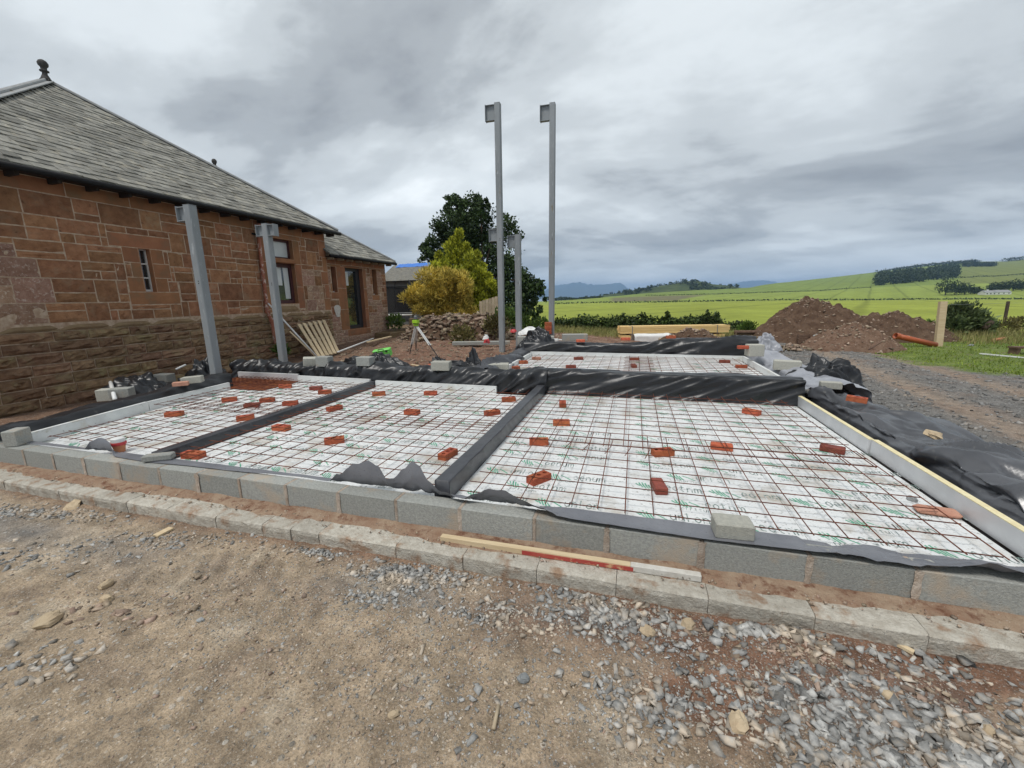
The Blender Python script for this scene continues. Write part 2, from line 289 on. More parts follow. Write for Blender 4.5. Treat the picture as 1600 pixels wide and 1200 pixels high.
MAT['mortarwhite'] = Mt('mortarwhite', (0.62, 0.60, 0.55), (0.50, 0.47, 0.42), scale=16, rough=0.9, bump=0.3, spec=0.2, spots=((0.13, 0.11, 0.09), 20, 0.66, 0.04))
MAT['rustwood'] = Mt('rustwood', (0.10, 0.058, 0.04), (0.18, 0.12, 0.085), scale=4, rough=0.8, bump=0.3, bscale=25, spec=0.25, coord='World')
MAT['stone'] = Mt('stone', (0.37, 0.192, 0.104), (0.245, 0.120, 0.065), scale=7, rough=0.95, bump=1.0, bscale=30, rnd=0.24, hue=0.006, spec=0.12, coord='World', spots=((0.30, 0.20, 0.125), 2.2, 0.62, 0.08), spots2=((0.15, 0.075, 0.045), 11, 0.66, 0.06))
MAT['stonedressed'] = Mt('stonedressed', (0.345, 0.165, 0.088), (0.27, 0.122, 0.064), scale=3, rough=0.93, bump=0.3, bscale=45, rnd=0.14, hue=0.006, spec=0.12, coord='World', spots=((0.24, 0.15, 0.09), 3, 0.60, 0.10))
MAT['stonepale'] = Mt('stonepale', (0.38, 0.245, 0.175), (0.29, 0.175, 0.115), scale=9, rough=0.96, bump=1.0, bscale=30, rnd=0.2, hue=0.012, spec=0.1, coord='World', spots=((0.52, 0.41, 0.33), 22, 0.60, 0.05))
MAT['plinth'] = Mt('plinth', (0.29, 0.19, 0.113), (0.175, 0.108, 0.064), scale=9, rough=0.97, bump=1.0, bscale=18, rnd=0.22, hue=0.015, spec=0.1, coord='World', spots=((0.28, 0.225, 0.125), 3.0, 0.58, 0.08), spots2=((0.46, 0.40, 0.31), 34, 0.71, 0.02))
MAT['course'] = Mt('course', (0.27, 0.20, 0.115), (0.215, 0.145, 0.085), scale=6, rough=0.96, bump=0.6, bscale=25, rnd=0.14, spec=0.1, coord='World', spots=((0.58, 0.53, 0.44), 15, 0.71, 0.02))
MAT['walljoint'] = Mt('walljoint', (0.56, 0.445, 0.335), (0.36, 0.25, 0.17), scale=10, rough=0.97, bump=0.5, bscale=60, spec=0.1, coord='World')
MAT['slate'] = Mt('slate', (0.27, 0.26, 0.225), (0.18, 0.175, 0.155), scale=7, rough=0.78, bump=0.35, bscale=35, rnd=0.30, spec=0.3, coord='World', spots=((0.32, 0.295, 0.235), 4, 0.60, 0.07), spots2=((0.10, 0.085, 0.06), 6, 0.64, 0.06))
MAT['lead'] = Mt('lead', (0.33, 0.335, 0.33), (0.26, 0.265, 0.26), scale=4, rough=0.6, bump=0.1, bscale=20, metal=0.1, spec=0.4, coord='World', spots=((0.18, 0.15, 0.10), 5, 0.66, 0.05))
MAT['darktimber'] = Mt('darktimber', (0.045, 0.035, 0.03), (0.03, 0.025, 0.022), scale=8, rough=0.8, bump=0.2, spec=0.2)
MAT['gutter'] = Mt('gutter', (0.012, 0.012, 0.013), rough=0.6, bump=0.05, spec=0.2)
MAT['finial'] = Mt('finial', (0.085, 0.080, 0.075), (0.055, 0.05, 0.048), scale=20, rough=0.8, bump=0.3, spec=0.25)
MAT['downpipe'] = Mt('downpipe', (0.26, 0.075, 0.042), (0.36, 0.155, 0.10), scale=5, rough=0.75, bump=0.3, bscale=30, spec=0.3, coord='World', spots=((0.62, 0.50, 0.44), 7, 0.60, 0.05), spots2=((0.07, 0.035, 0.03), 8, 0.66, 0.05))
MAT['frame'] = Mt('frame', (0.085, 0.028, 0.028), (0.065, 0.02, 0.022), scale=8, rough=0.5, bump=0.05, spec=0.4)
MAT['framewhite'] = Mt('framewhite', (0.72, 0.70, 0.66), (0.62, 0.60, 0.56), scale=10, rough=0.6, bump=0.1, spec=0.3)
MAT['framedark'] = Mt('framedark', (0.03, 0.03, 0.033), rough=0.45, bump=0, spec=0.4)
MAT['glass'] = glass_mat('glass', (0.02, 0.025, 0.027))
MAT['blind'] = Mt('blind', (0.62, 0.65, 0.64), (0.55, 0.58, 0.575), scale=2, rough=0.25, bump=0, spec=0.6)
MAT['white'] = Mt('white', (0.78, 0.78, 0.76), (0.70, 0.70, 0.68), scale=6, rough=0.45, bump=0.04, spec=0.4)
MAT['black'] = Mt('black', (0.02, 0.02, 0.022), rough=0.5, bump=0, spec=0.4)
MAT['lime'] = Mt('lime', (0.34, 0.62, 0.03), (0.40, 0.68, 0.05), scale=6, rough=0.45, bump=0, spec=0.4)
MAT['limebox'] = Mt('limebox', (0.16, 0.62, 0.10), (0.20, 0.66, 0.13), scale=6, rough=0.45, bump=0, spec=0.4)
MAT['alu'] = Mt('alu', (0.66, 0.66, 0.64), rough=0.4, bump=0, metal=0.5, spec=0.5)
MAT['red'] = Mt('red', (0.50, 0.05, 0.055), rough=0.45, bump=0.03, spec=0.4)
MAT['terracotta'] = Mt('terracotta', (0.48, 0.20, 0.10), rough=0.7, bump=0.1, spec=0.3)
MAT['orangepipe'] = Mt('orangepipe', (0.42, 0.105, 0.035), (0.36, 0.085, 0.03), scale=5, rough=0.42, bump=0.03, spec=0.45)
MAT['bluetarp'] = Mt('bluetarp', (0.04, 0.16, 0.55), (0.05, 0.20, 0.62), scale=4, rough=0.45, bump=0.2, bscale=9, spec=0.4)
MAT['net'] = Mt('net', (0.012, 0.012, 0.013), rough=0.9, bump=0, spec=0.1)
MAT['shed'] = Mt('shed', (0.13, 0.13, 0.125), (0.09, 0.09, 0.088), scale=3, rough=0.9, bump=0.4, bscale=14, spec=0.15, coord='World')
MAT['rubble'] = Mt('rubble', (0.34, 0.27, 0.20), (0.24, 0.18, 0.13), scale=6, rough=0.95, bump=0.5, bscale=30, rnd=0.35, hue=0.02, spec=0.15)
MAT['gravel'] = Mt('gravel', (0.42, 0.41, 0.385), (0.24, 0.237, 0.228), scale=30, rough=0.88, bump=0.3, bscale=90, rnd=0.45, hue=0.0, spec=0.25, coord='World', spots=((0.44, 0.37, 0.29), 5.0, 0.54, 0.06))
MAT['gravelyard'] = Mt('gravelyard', (0.27, 0.265, 0.255), (0.19, 0.187, 0.18), scale=30, rough=0.9, bump=0.3, bscale=90, rnd=0.40, spec=0.2, coord='World', spots=((0.34, 0.29, 0.24), 3.0, 0.60, 0.05))
MAT['moundred'] = Mt('moundred', (0.150, 0.090, 0.062), (0.205, 0.138, 0.098), scale=7, rough=0.97, bump=0.9, bscale=40, coord='World', spec=0.1, spots=((0.42, 0.36, 0.31), 50, 0.66, 0.02), spots2=((0.09, 0.05, 0.034), 10, 0.60, 0.08))
MAT['plasticdusty'] = Mt('plasticdusty', (0.045, 0.047, 0.053), (0.085, 0.087, 0.095), scale=2.2, rough=0.28, bump=0.08, bscale=16, spec=0.7, coord='World', spots=((0.15, 0.145, 0.14), 8, 0.68, 0.05), spots2=((0.02, 0.02, 0.024), 75, 0.66, 0.02))
MAT['plasticstrip'] = Mt('plasticstrip', (0.135, 0.139, 0.155), (0.18, 0.184, 0.20), scale=3, rough=0.42, bump=0.06, bscale=20, spec=0.5, coord='World', spots2=((0.07, 0.072, 0.085), 70, 0.64, 0.02))
MAT['gravelwarm'] = Mt('gravelwarm', (0.40, 0.32, 0.245), (0.31, 0.225, 0.165), scale=30, rough=0.9, bump=0.3, bscale=90, rnd=0.40, hue=0.015, spec=0.2, coord='World')
MAT['rocktan'] = Mt('rocktan', (0.50, 0.40, 0.27), (0.42, 0.32, 0.21), scale=12, rough=0.92, bump=0.5, bscale=50, rnd=0.12, spec=0.2)
MAT['rockgrey'] = Mt('rockgrey', (0.34, 0.35, 0.345), (0.25, 0.26, 0.26), scale=12, rough=0.9, bump=0.5, bscale=50, rnd=0.2, spec=0.25)
MAT['bark'] = Mt('bark', (0.10, 0.075, 0.055), (0.06, 0.045, 0.035), scale=6, rough=0.95, bump=0.6, bscale=20, spec=0.1)
def field_mat():
    m, n, l, b = new_mat('field'); ge = N(n, 'ShaderNodeNewGeometry'); at = N(n, 'ShaderNodeAttribute', attribute_name='zone')
    c = at.outputs['Color']
    mp = N(n, 'ShaderNodeMapping'); mp.inputs['Scale'].default_value = (.12, .035, 1); mp.inputs['Rotation'].default_value = (0, 0, .25); l.new(ge.outputs['Position'], mp.inputs['Vector'])
    for src, sc_, lo, hi in ((mp.outputs[0], 1.0, .84, 1.16), (ge.outputs['Position'], .9, .80, 1.20)):
        x = N(n, 'ShaderNodeTexNoise', i_Scale=sc_, i_Detail=8.0, i_Roughness=.65); l.new(src, x.inputs['Vector']); r = N(n, 'ShaderNodeMapRange'); r.inputs[1].default_value = .3; r.inputs[2].default_value = .7; r.inputs[3].default_value = lo; r.inputs[4].default_value = hi; l.new(x.outputs['Fac'], r.inputs[0])
        v = N(n, 'ShaderNodeVectorMath', operation='SCALE'); l.new(c, v.inputs[0]); l.new(r.outputs[0], v.inputs['Scale']); c = v.outputs[0]
    wv = N(n, 'ShaderNodeTexWave', wave_type='BANDS', bands_direction='X', i_Scale=.0155, i_Distortion=.35, i_Detail=1.0); mp2 = N(n, 'ShaderNodeMapping'); mp2.inputs['Rotation'].default_value = (0, 0, .42); l.new(ge.outputs['Position'], mp2.inputs['Vector']); l.new(mp2.outputs[0], wv.inputs['Vector'])
    r = N(n, 'ShaderNodeMapRange'); r.inputs[1].default_value = 0; r.inputs[2].default_value = .035; r.inputs[3].default_value = .72; r.inputs[4].default_value = 1.0; l.new(wv.outputs['Fac'], r.inputs[0])
    v = N(n, 'ShaderNodeVectorMath', operation='SCALE'); l.new(c, v.inputs[0]); l.new(r.outputs[0], v.inputs['Scale'])
    l.new(v.outputs[0], b.inputs['Base Color']); b.inputs['Roughness'].default_value = .95; b.inputs['Specular IOR Level'].default_value = .1; return m
MAT['field'] = field_mat()
MAT['sea'] = Mt('sea', (0.22, 0.30, 0.37), rough=0.3, bump=0, spec=0.5)
MAT['hill'] = Mt('hill', (0.035, 0.052, 0.022), (0.085, 0.11, 0.042), scale=0.05, rough=0.95, bump=0, spec=0.1, coord='World', detail=8)
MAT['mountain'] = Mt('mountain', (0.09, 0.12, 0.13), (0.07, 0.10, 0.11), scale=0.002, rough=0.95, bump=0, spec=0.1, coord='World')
MAT['leafdark'] = leaf_mat('leafdark', (0.014, 0.028, 0.009), (0.062, 0.10, 0.03), 0.15)
MAT['leafmid'] = leaf_mat('leafmid', (0.04, 0.075, 0.015), (0.12, 0.19, 0.035), 0.2)
MAT['leafgold'] = leaf_mat('leafgold', (0.085, 0.115, 0.012), (0.74, 0.74, 0.08), 0.32)
MAT['leafyellow'] = leaf_mat('leafyellow', (0.20, 0.16, 0.02), (0.95, 0.76, 0.19), 0.34)
MAT['leafhedge'] = leaf_mat('leafhedge', (0.02, 0.035, 0.010), (0.08, 0.115, 0.028), 0.15)
MAT['leafgrey'] = leaf_mat('leafgrey', (0.05, 0.075, 0.03), (0.19, 0.24, 0.10), 0.15)
MAT['leafolive'] = leaf_mat('leafolive', (0.06, 0.06, 0.02), (0.20, 0.17, 0.06), 0.15)
MAT['grass'] = leaf_mat('grass', (0.10, 0.16, 0.018), (0.34, 0.42, 0.07), 0.25)
MAT['drygrass'] = leaf_mat('drygrass', (0.13, 0.13, 0.035), (0.42, 0.37, 0.16), 0.25)
MAT['wood_far'] = leaf_mat('wood_far', (0.014, 0.026, 0.010), (0.05, 0.078, 0.03), 0.05)
# ------------------------------------------------------------------ terrain
def px_of(P):
    D = np.asarray(P) - CAM; z = D @ CW
    return 800+FPX*(D @ CR)/z, 600-FPX*(D @ CU)/z
def zg0(x, y):
    z = -0.345 + 0.27*sstep(4.5, 12, y)*sstep(1, -5, x) - 0.60*sstep(21, 28, y)
    z = z - 0.05*sstep(-9.0, -10.6, x)*sstep(9, 6, y)
    return z
def zg(x, y): return float(zg0(np.float64(x), np.float64(y)))
def blob(X, Y, px, py, rx, ry, z=-0.34, ang=0.0):
    c = onz(px, py, z); dx, dy = X-c[0], Y-c[1]; ca, sa = math.cos(ang), math.sin(ang)
    u, v = (dx*ca+dy*sa)/rx, (-dx*sa+dy*ca)/ry
    return np.exp(-(u*u+v*v))
xs = np.concatenate([np.arange(-34, -10, 1.5), np.arange(-10, -7, .12), np.arange(-7, 3.0, 0.022), np.arange(3.0, 10, 0.09), np.arange(10, 18, .3), np.arange(18, 44, 2.0)])
ys = np.concatenate([np.arange(-8, -2.2, .5), np.arange(-2.2, -0.36, 0.02), np.arange(-0.36, 4, .12), np.arange(4, 14, .12), np.arange(14, 22, .25), np.arange(22, 30, 1.0)])
GX, GY = np.meshgrid(xs, ys, indexing='ij'); gx, gy = GX.ravel(), GY.ravel()
gz = zg0(gx, gy)
n_lo = np.array([fbm(a*1.3, b*1.3, 1.0, 4) for a, b in zip(gx, gy)])
n_hi = np.array([fbm(a*9, b*9, 5.0, 3) for a, b in zip(gx, gy)])
n_cl = np.array([fbm(a*2.6, b*2.6, 9.0, 4) for a, b in zip(gx, gy)])
near = sstep(-0.3, -0.6, gy)
gz += 0.016*n_lo + 0.0085*n_hi*(0.4+0.6*near)
gz += 0.05*n_lo*sstep(4.5, 7, gy)*sstep(4, 2, gx)
# tyre tread marks pressed into the damp dirt, and ruts in the yard
trk = blob(gx, gy, 330, 890, 0.9, 0.16, ang=0.45); gz += 0.016*trk*np.sin((gx*0.85+gy*0.5)*44+1.5*n_lo)
trk2 = blob(gx, gy, 470, 945, .30, .14, ang=0.45); gz += 0.014*trk2*np.sin((gx*0.8+gy*0.6)*34)
rut = np.exp(-((gx-5.2-0.10*(gy-6))/0.35)**2) + np.exp(-((gx-6.9-0.08*(gy-6))/0.35)**2)
gz -= 0.05*rut*sstep(2, 4, gx)
hole = blob(gx, gy, 1090, 1090, 0.12, 0.07); gz -= 0.03*hole
bank = blob(gx, gy, 1205, 1010, .28, .10, ang=.2); gz += 0.025*bank
tan = np.array([0.375, 0.290, 0.202]); red = np.array([0.205, 0.118, 0.078]); grey = np.array([0.245, 0.24, 0.228]); brown = np.array([0.215, 0.140, 0.098])
grn = np.array([0.115, 0.165, 0.030]); pale = np.array([0.50, 0.425, 0.325]); dk = np.array([0.27, 0.205, 0.15])
col = np.tile(tan, (len(gx), 1)).astype(float)
def mixc(w, c):
    global col
    w = np.clip(w, 0, 1)[:, None]; col = col*(1-w)+c*w
mixc(0.6*sstep(0.1, 0.6, n_cl), dk)
mixc(0.45*sstep(0.15, 0.6, -n_cl)*near, pale)
mixc(0.85*sstep(-.75, -.45, gy)*sstep(-0.5, .3, n_lo+.25), red)
wr = 1.2*blob(gx, gy, 1330, 1020, .80, .26) + 1.2*blob(gx, gy, 1500, 1020, .6, .24) + 1.1*blob(gx, gy, 1080, 990, .75, .24) + .7*blob(gx, gy, 850, 960, .6, .2) + .8*blob(gx, gy, 1250, 1120, .7, .3) + blob(gx, gy, 1090, 1090, .30, .14) + .8*blob(gx, gy, 880, 870, .7, .10) + .7*blob(gx, gy, 560, 850, .9, .10)
mixc(1.0*wr*(0.8+0.5*n_cl), red)
wgr = blob(gx, gy, 620, 925, .45, .13) + .9*blob(gx, gy, 30, 830, 1.6, .22) + .8*blob(gx, gy, 1450, 1150, .45, .25) + .6*blob(gx, gy, 900, 960, .4, .15)
mixc(0.8*wgr*(0.7+0.6*n_cl), grey*0.85)
# yard to the right: crushed grey stone with brown wheel tracks, then turf
right = sstep(2.3, 3.2, gx)*sstep(-.5, 1, gy)
mixc(right*0.95, grey*0.66)
mixc(right*np.clip(rut, 0, 1)*0.75, np.array([0.30, 0.225, 0.165]))
mixc(right*0.45*sstep(0.1, .5, n_lo), np.array([0.22, 0.155, 0.115]))
edge = 6.9 + 0.9*sstep(12, 8.5, gy) + 1.8*sstep(9.5, 7.2, gy) + 5.0*sstep(7.6, 4.0, gy) + 0.5*n_lo
turf = sstep(0.0, 0.5, gx-edge)*sstep(4, 7, gy)
mixc(turf, grn); mixc(turf*0.5*sstep(.1, .5, n_cl), np.array([0.21, 0.24, 0.05])); mixc(turf*.45*sstep(.25, .6, -n_cl), brown)
mixc(sstep(16.0, 17.5, gy+0.6*n_lo), grn*1.15)
backd = sstep(4.0, 4.6, gy)*sstep(2.0, 1.0, gx)*sstep(17.5, 16, gy+.6*n_lo)
mixc(backd*0.95, np.array([0.20, 0.110, 0.072])); mixc(backd*0.6*sstep(.05, .45, n_cl), np.array([0.13, 0.068, 0.045])); mixc(backd*.5*sstep(.1, .5, -n_cl), np.array([0.30, .21, .15]))
leftd = sstep(-7.6, -8.2, gx)*sstep(-.6, 0, gy)
mixc(leftd*0.9, np.array([0.19, 0.115, 0.075])); mixc(leftd*.5*sstep(0, .4, n_cl), np.array([0.12, .07, .045]))
me = np_mesh('ground', np.stack([gx, gy, gz], 1), grid_faces(len(xs), len(ys)), MAT['ground'], smooth=True)
set_color(me, 'zone', np.concatenate([col, np.ones((len(col), 1))], 1))
tag(link('ground', me), kind='structure')

# fields falling away and rising to the hills: a sheet laid out by bearing and distance
AZP = np.arange(-700, 2400, 10.0)
def y_hz(px): return 464.07 - 0.0145*(px-800)
yA = np.interp(AZP, [-700, 840, 900, 1017, 1225, 1470, 1600, 2400], [500, 476, 474, 472.5, 469.3, 468, 467.5, 455])
yB = np.interp(AZP, [-700, 840, 930, 1012, 1117, 1275, 1360, 1450, 1600, 2400], [490, 472, 466, 462.5, 460, 455, 449.5, 446, 441, 420])
yC = np.interp(AZP, [-700, 840, 900, 945, 1000, 1050, 1100, 1155, 1170, 1200, 1287, 1365, 1450, 1500, 1560, 1600, 1750, 2400], [488, 471, 468.5, 464, 459, 455.5, 453, 450.5, 449.5, 444, 435, 426, 416, 410.5, 410, 406, 398, 390])
dC = np.interp(AZP, [840, 1100, 1200, 1300, 1500, 2400], [560, 600, 800, 1000, 1150, 1200])
dA, dB = 260.0, 470.0
DR = np.unique(np.round(np.concatenate([np.geomspace(15, 255, 34), [257, 260, 263], np.linspace(270, 466, 22), [468, 470, 472], np.linspace(480, 1500, 70)]), 2))
FV = np.zeros((len(AZP), len(DR), 3)); FC = np.zeros((len(AZP), len(DR), 4)); FC[..., 3] = 1
for i, px in enumerate(AZP):
    d0 = ray(px, y_hz(px)); d0 = d0*np.array([1, 1, 0])
    zA = CAM[2]-(yA[i]-y_hz(px))/FPX*dA; zB = CAM[2]-(yB[i]-y_hz(px))/FPX*dB; zC = CAM[2]-(yC[i]-y_hz(px))/FPX*dC[i]
    if zB < zA-4: zB = zA-4
    pts_d = [0, 24, 30, dA, dB, dC[i], dC[i]+60, 1500]; pts_z = [-1.5, -1.2, -0.62, zA, zB, zC, zC-6, -70]
    Z = np.interp(DR, pts_d, pts_z)
    for j, d in enumerate(DR):
        p = CAM + d0*d; FV[i, j] = (p[0], p[1], Z[j] + (0.25*nz(p[0]*.03, p[1]*.03) if d > 40 else 0))
        nn = nz(p[0]*.02, p[1]*.006, 2.0)
        if d < dA: c = np.array([0.262, 0.300, 0.052]) * (1+.10*nn + .05*math.sin(d*0.22))
        elif d < dB: c = np.array([0.232, 0.285, 0.058])*(1+.10*nn + (.05*math.sin(px*.12) if px > 1250 else 0))
        else:
            c = np.array([0.185, 0.240, 0.055])*(1+.12*nn)
            if px > 1490: c = np.array([0.175, 0.20, 0.055])*(1+.12*nn)
        if dA+30 < d < dB-20 and 950 < px < 1085 + (d-380)*.3: c = np.array([0.165, 0.155, 0.080])
        FC[i, j, :3] = c
me = np_mesh('field', FV.reshape(-1, 3), grid_faces(len(AZP), len(DR)), MAT['field'], smooth=True); set_color(me, 'zone', FC.reshape(-1, 4))
tag(link('field', me), kind='structure')
def on_field(px, d):
    """point of the field sheet on the bearing of picture column px at view distance d"""
    i = (px-AZP[0])/10.0; k = int(i); t = i-k
    P = FV[k]*(1-t)+FV[k+1]*t
    return np.array([np.interp(d, DR, P[:, c]) for c in range(3)])
MB().box((0, 5000, -36), (24000, 17000, 10)).build('sea', MAT['sea'], kind='structure')

def ridge(name, prof, dist, depth, mat, base_z, nv=9, rough=0.0, seed=0):
    """a hill whose crest runs through the given bearings and heights, with slopes to front and back"""
    px = np.arange(prof[0][0], prof[-1][0]+.1, (prof[-1][0]-prof[0][0])/70.0); py = np.interp(px, [p[0] for p in prof], [p[1] for p in prof])
    V = []
    for a, b in zip(px, py):
        d0 = ray(a, y_hz(a))*np.array([1, 1, 0]); zt = CAM[2]-(b-y_hz(a))/FPX*dist
        for j in range(nv):
            s = -1+2*j/(nv-1); q = CAM + d0*(dist+s*depth); h = (1-abs(s))**0.8
            zz = base_z + (zt-base_z)*h + rough*h*fbm(q[0]*.02+seed, q[1]*.02, seed, 4)*(0.3 if abs(s) < .01 else 1)
            V.append((q[0], q[1], zz))
    tag(link(name, np_mesh(name, V, grid_faces(len(px), nv), mat, smooth=True)), kind='structure'); return np.array(V).reshape(len(px), nv, 3)
HILL = ridge('hill', [(900, 470), (945, 461.5), (980, 455.5), (1000, 452.5), (1040, 445.5), (1060, 442), (1072, 439.8), (1085, 439.5), (1097, 440.5), (1112, 444.5), (1135, 446.5), (1155, 449.5), (1185, 455)], 760, 150, MAT['hill'], -14, 15, 2.5, 3.0)
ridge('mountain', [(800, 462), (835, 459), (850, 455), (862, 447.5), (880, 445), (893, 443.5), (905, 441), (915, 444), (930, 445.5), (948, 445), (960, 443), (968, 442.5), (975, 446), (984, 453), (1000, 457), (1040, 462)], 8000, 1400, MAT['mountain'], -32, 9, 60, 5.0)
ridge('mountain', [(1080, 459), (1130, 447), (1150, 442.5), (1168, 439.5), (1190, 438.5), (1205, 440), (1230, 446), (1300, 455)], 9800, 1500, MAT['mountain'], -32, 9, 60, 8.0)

# ------------------------------------------------------------------ loose stones
_t = (1+5**.5)/2
ICO_V = np.array([(-1, _t, 0), (1, _t, 0), (-1, -_t, 0), (1, -_t, 0), (0, -1, _t), (0, 1, _t), (0, -1, -_t), (0, 1, -_t), (_t, 0, -1), (_t, 0, 1), (-_t, 0, -1), (-_t, 0, 1)])/math.sqrt(1+_t*_t)
ICO_F = np.array([(0, 11, 5), (0, 5, 1), (0, 1, 7), (0, 7, 10), (0, 10, 11), (1, 5, 9), (5, 11, 4), (11, 10, 2), (10, 7, 6), (7, 1, 8), (3, 9, 4), (3, 4, 2), (3, 2, 6), (3, 6, 8), (3, 8, 9), (4, 9, 5), (2, 4, 11), (6, 2, 10), (8, 6, 7), (9, 8, 1)])
CUB_V = np.array([(x, y, z) for z in (-1, 1) for y in (-1, 1) for x in (-1, 1)], float)
CUB_F = np.array([(0, 2, 3), (0, 3, 1), (4, 5, 7), (4, 7, 6), (0, 1, 5), (0, 5, 4), (2, 6, 7), (2, 7, 3), (0, 4, 6), (0, 6, 2), (1, 3, 7), (1, 7, 5)])
def stones_mesh(name, P, S, mat, flat=0.55, jag=0.45):
    n = len(P); V = np.tile(CUB_V, (n, 1, 1))*.8 + rng.normal(0, jag*0.75, (n, 8, 3))
    sc3 = np.stack([rng.uniform(.8, 1.5, n), rng.uniform(.5, .95, n), rng.uniform(flat*.5, flat*1.3, n)], 1)
    V = V*sc3[:, None, :]
    tl = rng.normal(0, .35, n); V2 = V.copy(); V2[..., 0] = V[..., 0]*np.cos(tl)[:, None]-V[..., 2]*np.sin(tl)[:, None]; V2[..., 2] = V[..., 0]*np.sin(tl)[:, None]+V[..., 2]*np.cos(tl)[:, None]; V = V2
    a = rng.uniform(0, 6.28, n); ca, sa = np.cos(a)[:, None], np.sin(a)[:, None]
    W = np.stack([V[..., 0]*ca-V[..., 1]*sa, V[..., 0]*sa+V[..., 1]*ca, V[..., 2]], 2)*np.asarray(S)[:, None, None] + np.asarray(P)[:, None, :]
    F = (CUB_F[None]+8*np.arange(n)[:, None, None]).reshape(-1, 3)
    return np_mesh(name, W.reshape(-1, 3), F, mat)
def gz_at(x, y):
    i = np.clip(np.searchsorted(xs, x)-1, 0, len(xs)-2); j = np.clip(np.searchsorted(ys, y)-1, 0, len(ys)-2)
    Z = gz.reshape(len(xs), len(ys)); tx = (x-xs[i])/(xs[i+1]-xs[i]); ty = (y-ys[j])/(ys[j+1]-ys[j])
    return Z[i, j]*(1-tx)*(1-ty)+Z[i+1, j]*tx*(1-ty)+Z[i, j+1]*(1-tx)*ty+Z[i+1, j+1]*tx*ty
def scatter(blobs):
    P, S = [], []
    for px, py, rx, ry, ang, n, s0, s1 in blobs:
        c = onz(px, py, -0.34); u = rng.normal(0, .55, n)*rx; v = rng.normal(0, .55, n)*ry
        x = c[0]+u*math.cos(ang)-v*math.sin(ang); y = c[1]+u*math.sin(ang)+v*math.cos(ang)
        s = s0+(s1-s0)*rng.random(n)**2.2
        k = (y < -0.545) | (y > 4.3) | (x > 2.95); x, y, s = x[k], y[k], s[k]
        P.append(np.stack([x, y, gz_at(x, y)+s*rng.uniform(-.15, .38, len(s))], 1)); S.append(s)
    return np.concatenate(P), np.concatenate(S)
P, S = scatter([
    (1480, 1150, .70, .26, .1, 760, .004, .031), (1330, 1190, .45, .2, 0, 300, .004, .031), (1250, 985, .42, .075, .25, 420, .005, .034), (1050, 930, 1.2, .06, .1, 420, .004, .020), (820, 900, .8, .10, .1, 420, .004, .018), (1420, 1030, .34, .10, .0, 80, .010, .03),
    (960, 960, .48, .2, -.3, 900, .004, .026), (880, 905, .45, .07, .15, 170, .006, .022), (1000, 1090, .36, .2, 0, 420, .004, .026), (640, 900, .44, .11, .1, 800, .004, .022), (780, 960, .5, .14, .1, 420, .004, .020),
    (600, 935, .3, .07, .2, 140, .006, .018), (490, 863, .26, .04, .1, 150, .006, .018), (40, 800, 1.2, .12, .15, 420, .008, .022), (250, 845, .8, .12, .3, 240, .005, .018),
    (60, 870, 1.1, .2, .35, 260, .006, .02), (30, 1050, .3, .16, .5, 70, .010, .03), (700, 1090, .5, .25, 0, 90, .006, .020), (1250, 1110, .5, .25, 0, 420, .004, .024),
    (700, 1020, 2.6, .7, 0, 9000, .0015, .0075), (1300, 1080, .8, .4, 0, 2200, .0015, .007)])
tag(link('gravel', stones_mesh('gravel', P, S, MAT['gravel'])), 'loose grey crushed stone scattered over the dirt in front', None, None, 'stuff')
P, S = scatter([(760, 860, 1.3, .06, .07, 260, .005, .020), (1150, 1000, .7, .22, 0, 200, .006, .022), (300, 940, .5, .2, .3, 60, .006, .024), (160, 960, .35, .1, .3, 40, .010, .035),
    (1400, 1080, .6, .2, 0, 120, .006, .024), (1240, 1020, .16, .05, .2, 120, .006, .018), (620, 1100, 1.3, .4, 0, 130, .004, .014), (600, 1000, 2.8, .7, 0, 8000, .0015, .007), (420, 860, 1.6, .10, .06, 200, .004, .014)])
tag(link('gravel', stones_mesh('gravel', P, S, MAT['gravelwarm'])), 'loose brown and pinkish pebbles scattered over the dirt in front', None, None, 'stuff')
n = 9000
x = rng.uniform(2.7, 10.5, n); y = rng.uniform(2.0, 16.0, n); w = np.exp(-((x-5.2-0.10*(y-6))/.3)**2)*.8 + np.exp(-((x-6.9-.08*(y-6))/.3)**2)*.8
k = (x < 7.1+1.1*(y < 9.5)+3*(y < 7)) & (rng.random(n) > w); x, y = x[k], y[k]; s = .010+.026*rng.random(len(x))**2
tag(link('gravel', stones_mesh('gravel', np.stack([x, y, gz_at(x, y)+s*.2], 1), s, MAT['gravelyard'])), 'crushed grey stone spread over the yard to the right', None, None, 'stuff')
n = 2600
x = rng.uniform(-9.8, -2.5, n); y = rng.uniform(4.8, 16, n); s = .010+.05*rng.random(n)**3
tag(link('rubble', stones_mesh('rubble', np.stack([x, y, gz_at(x, y)+s*.2], 1), s, MAT['rubble'])), 'small stones and clods littering the red dug soil behind the slab', None, None, 'stuff')

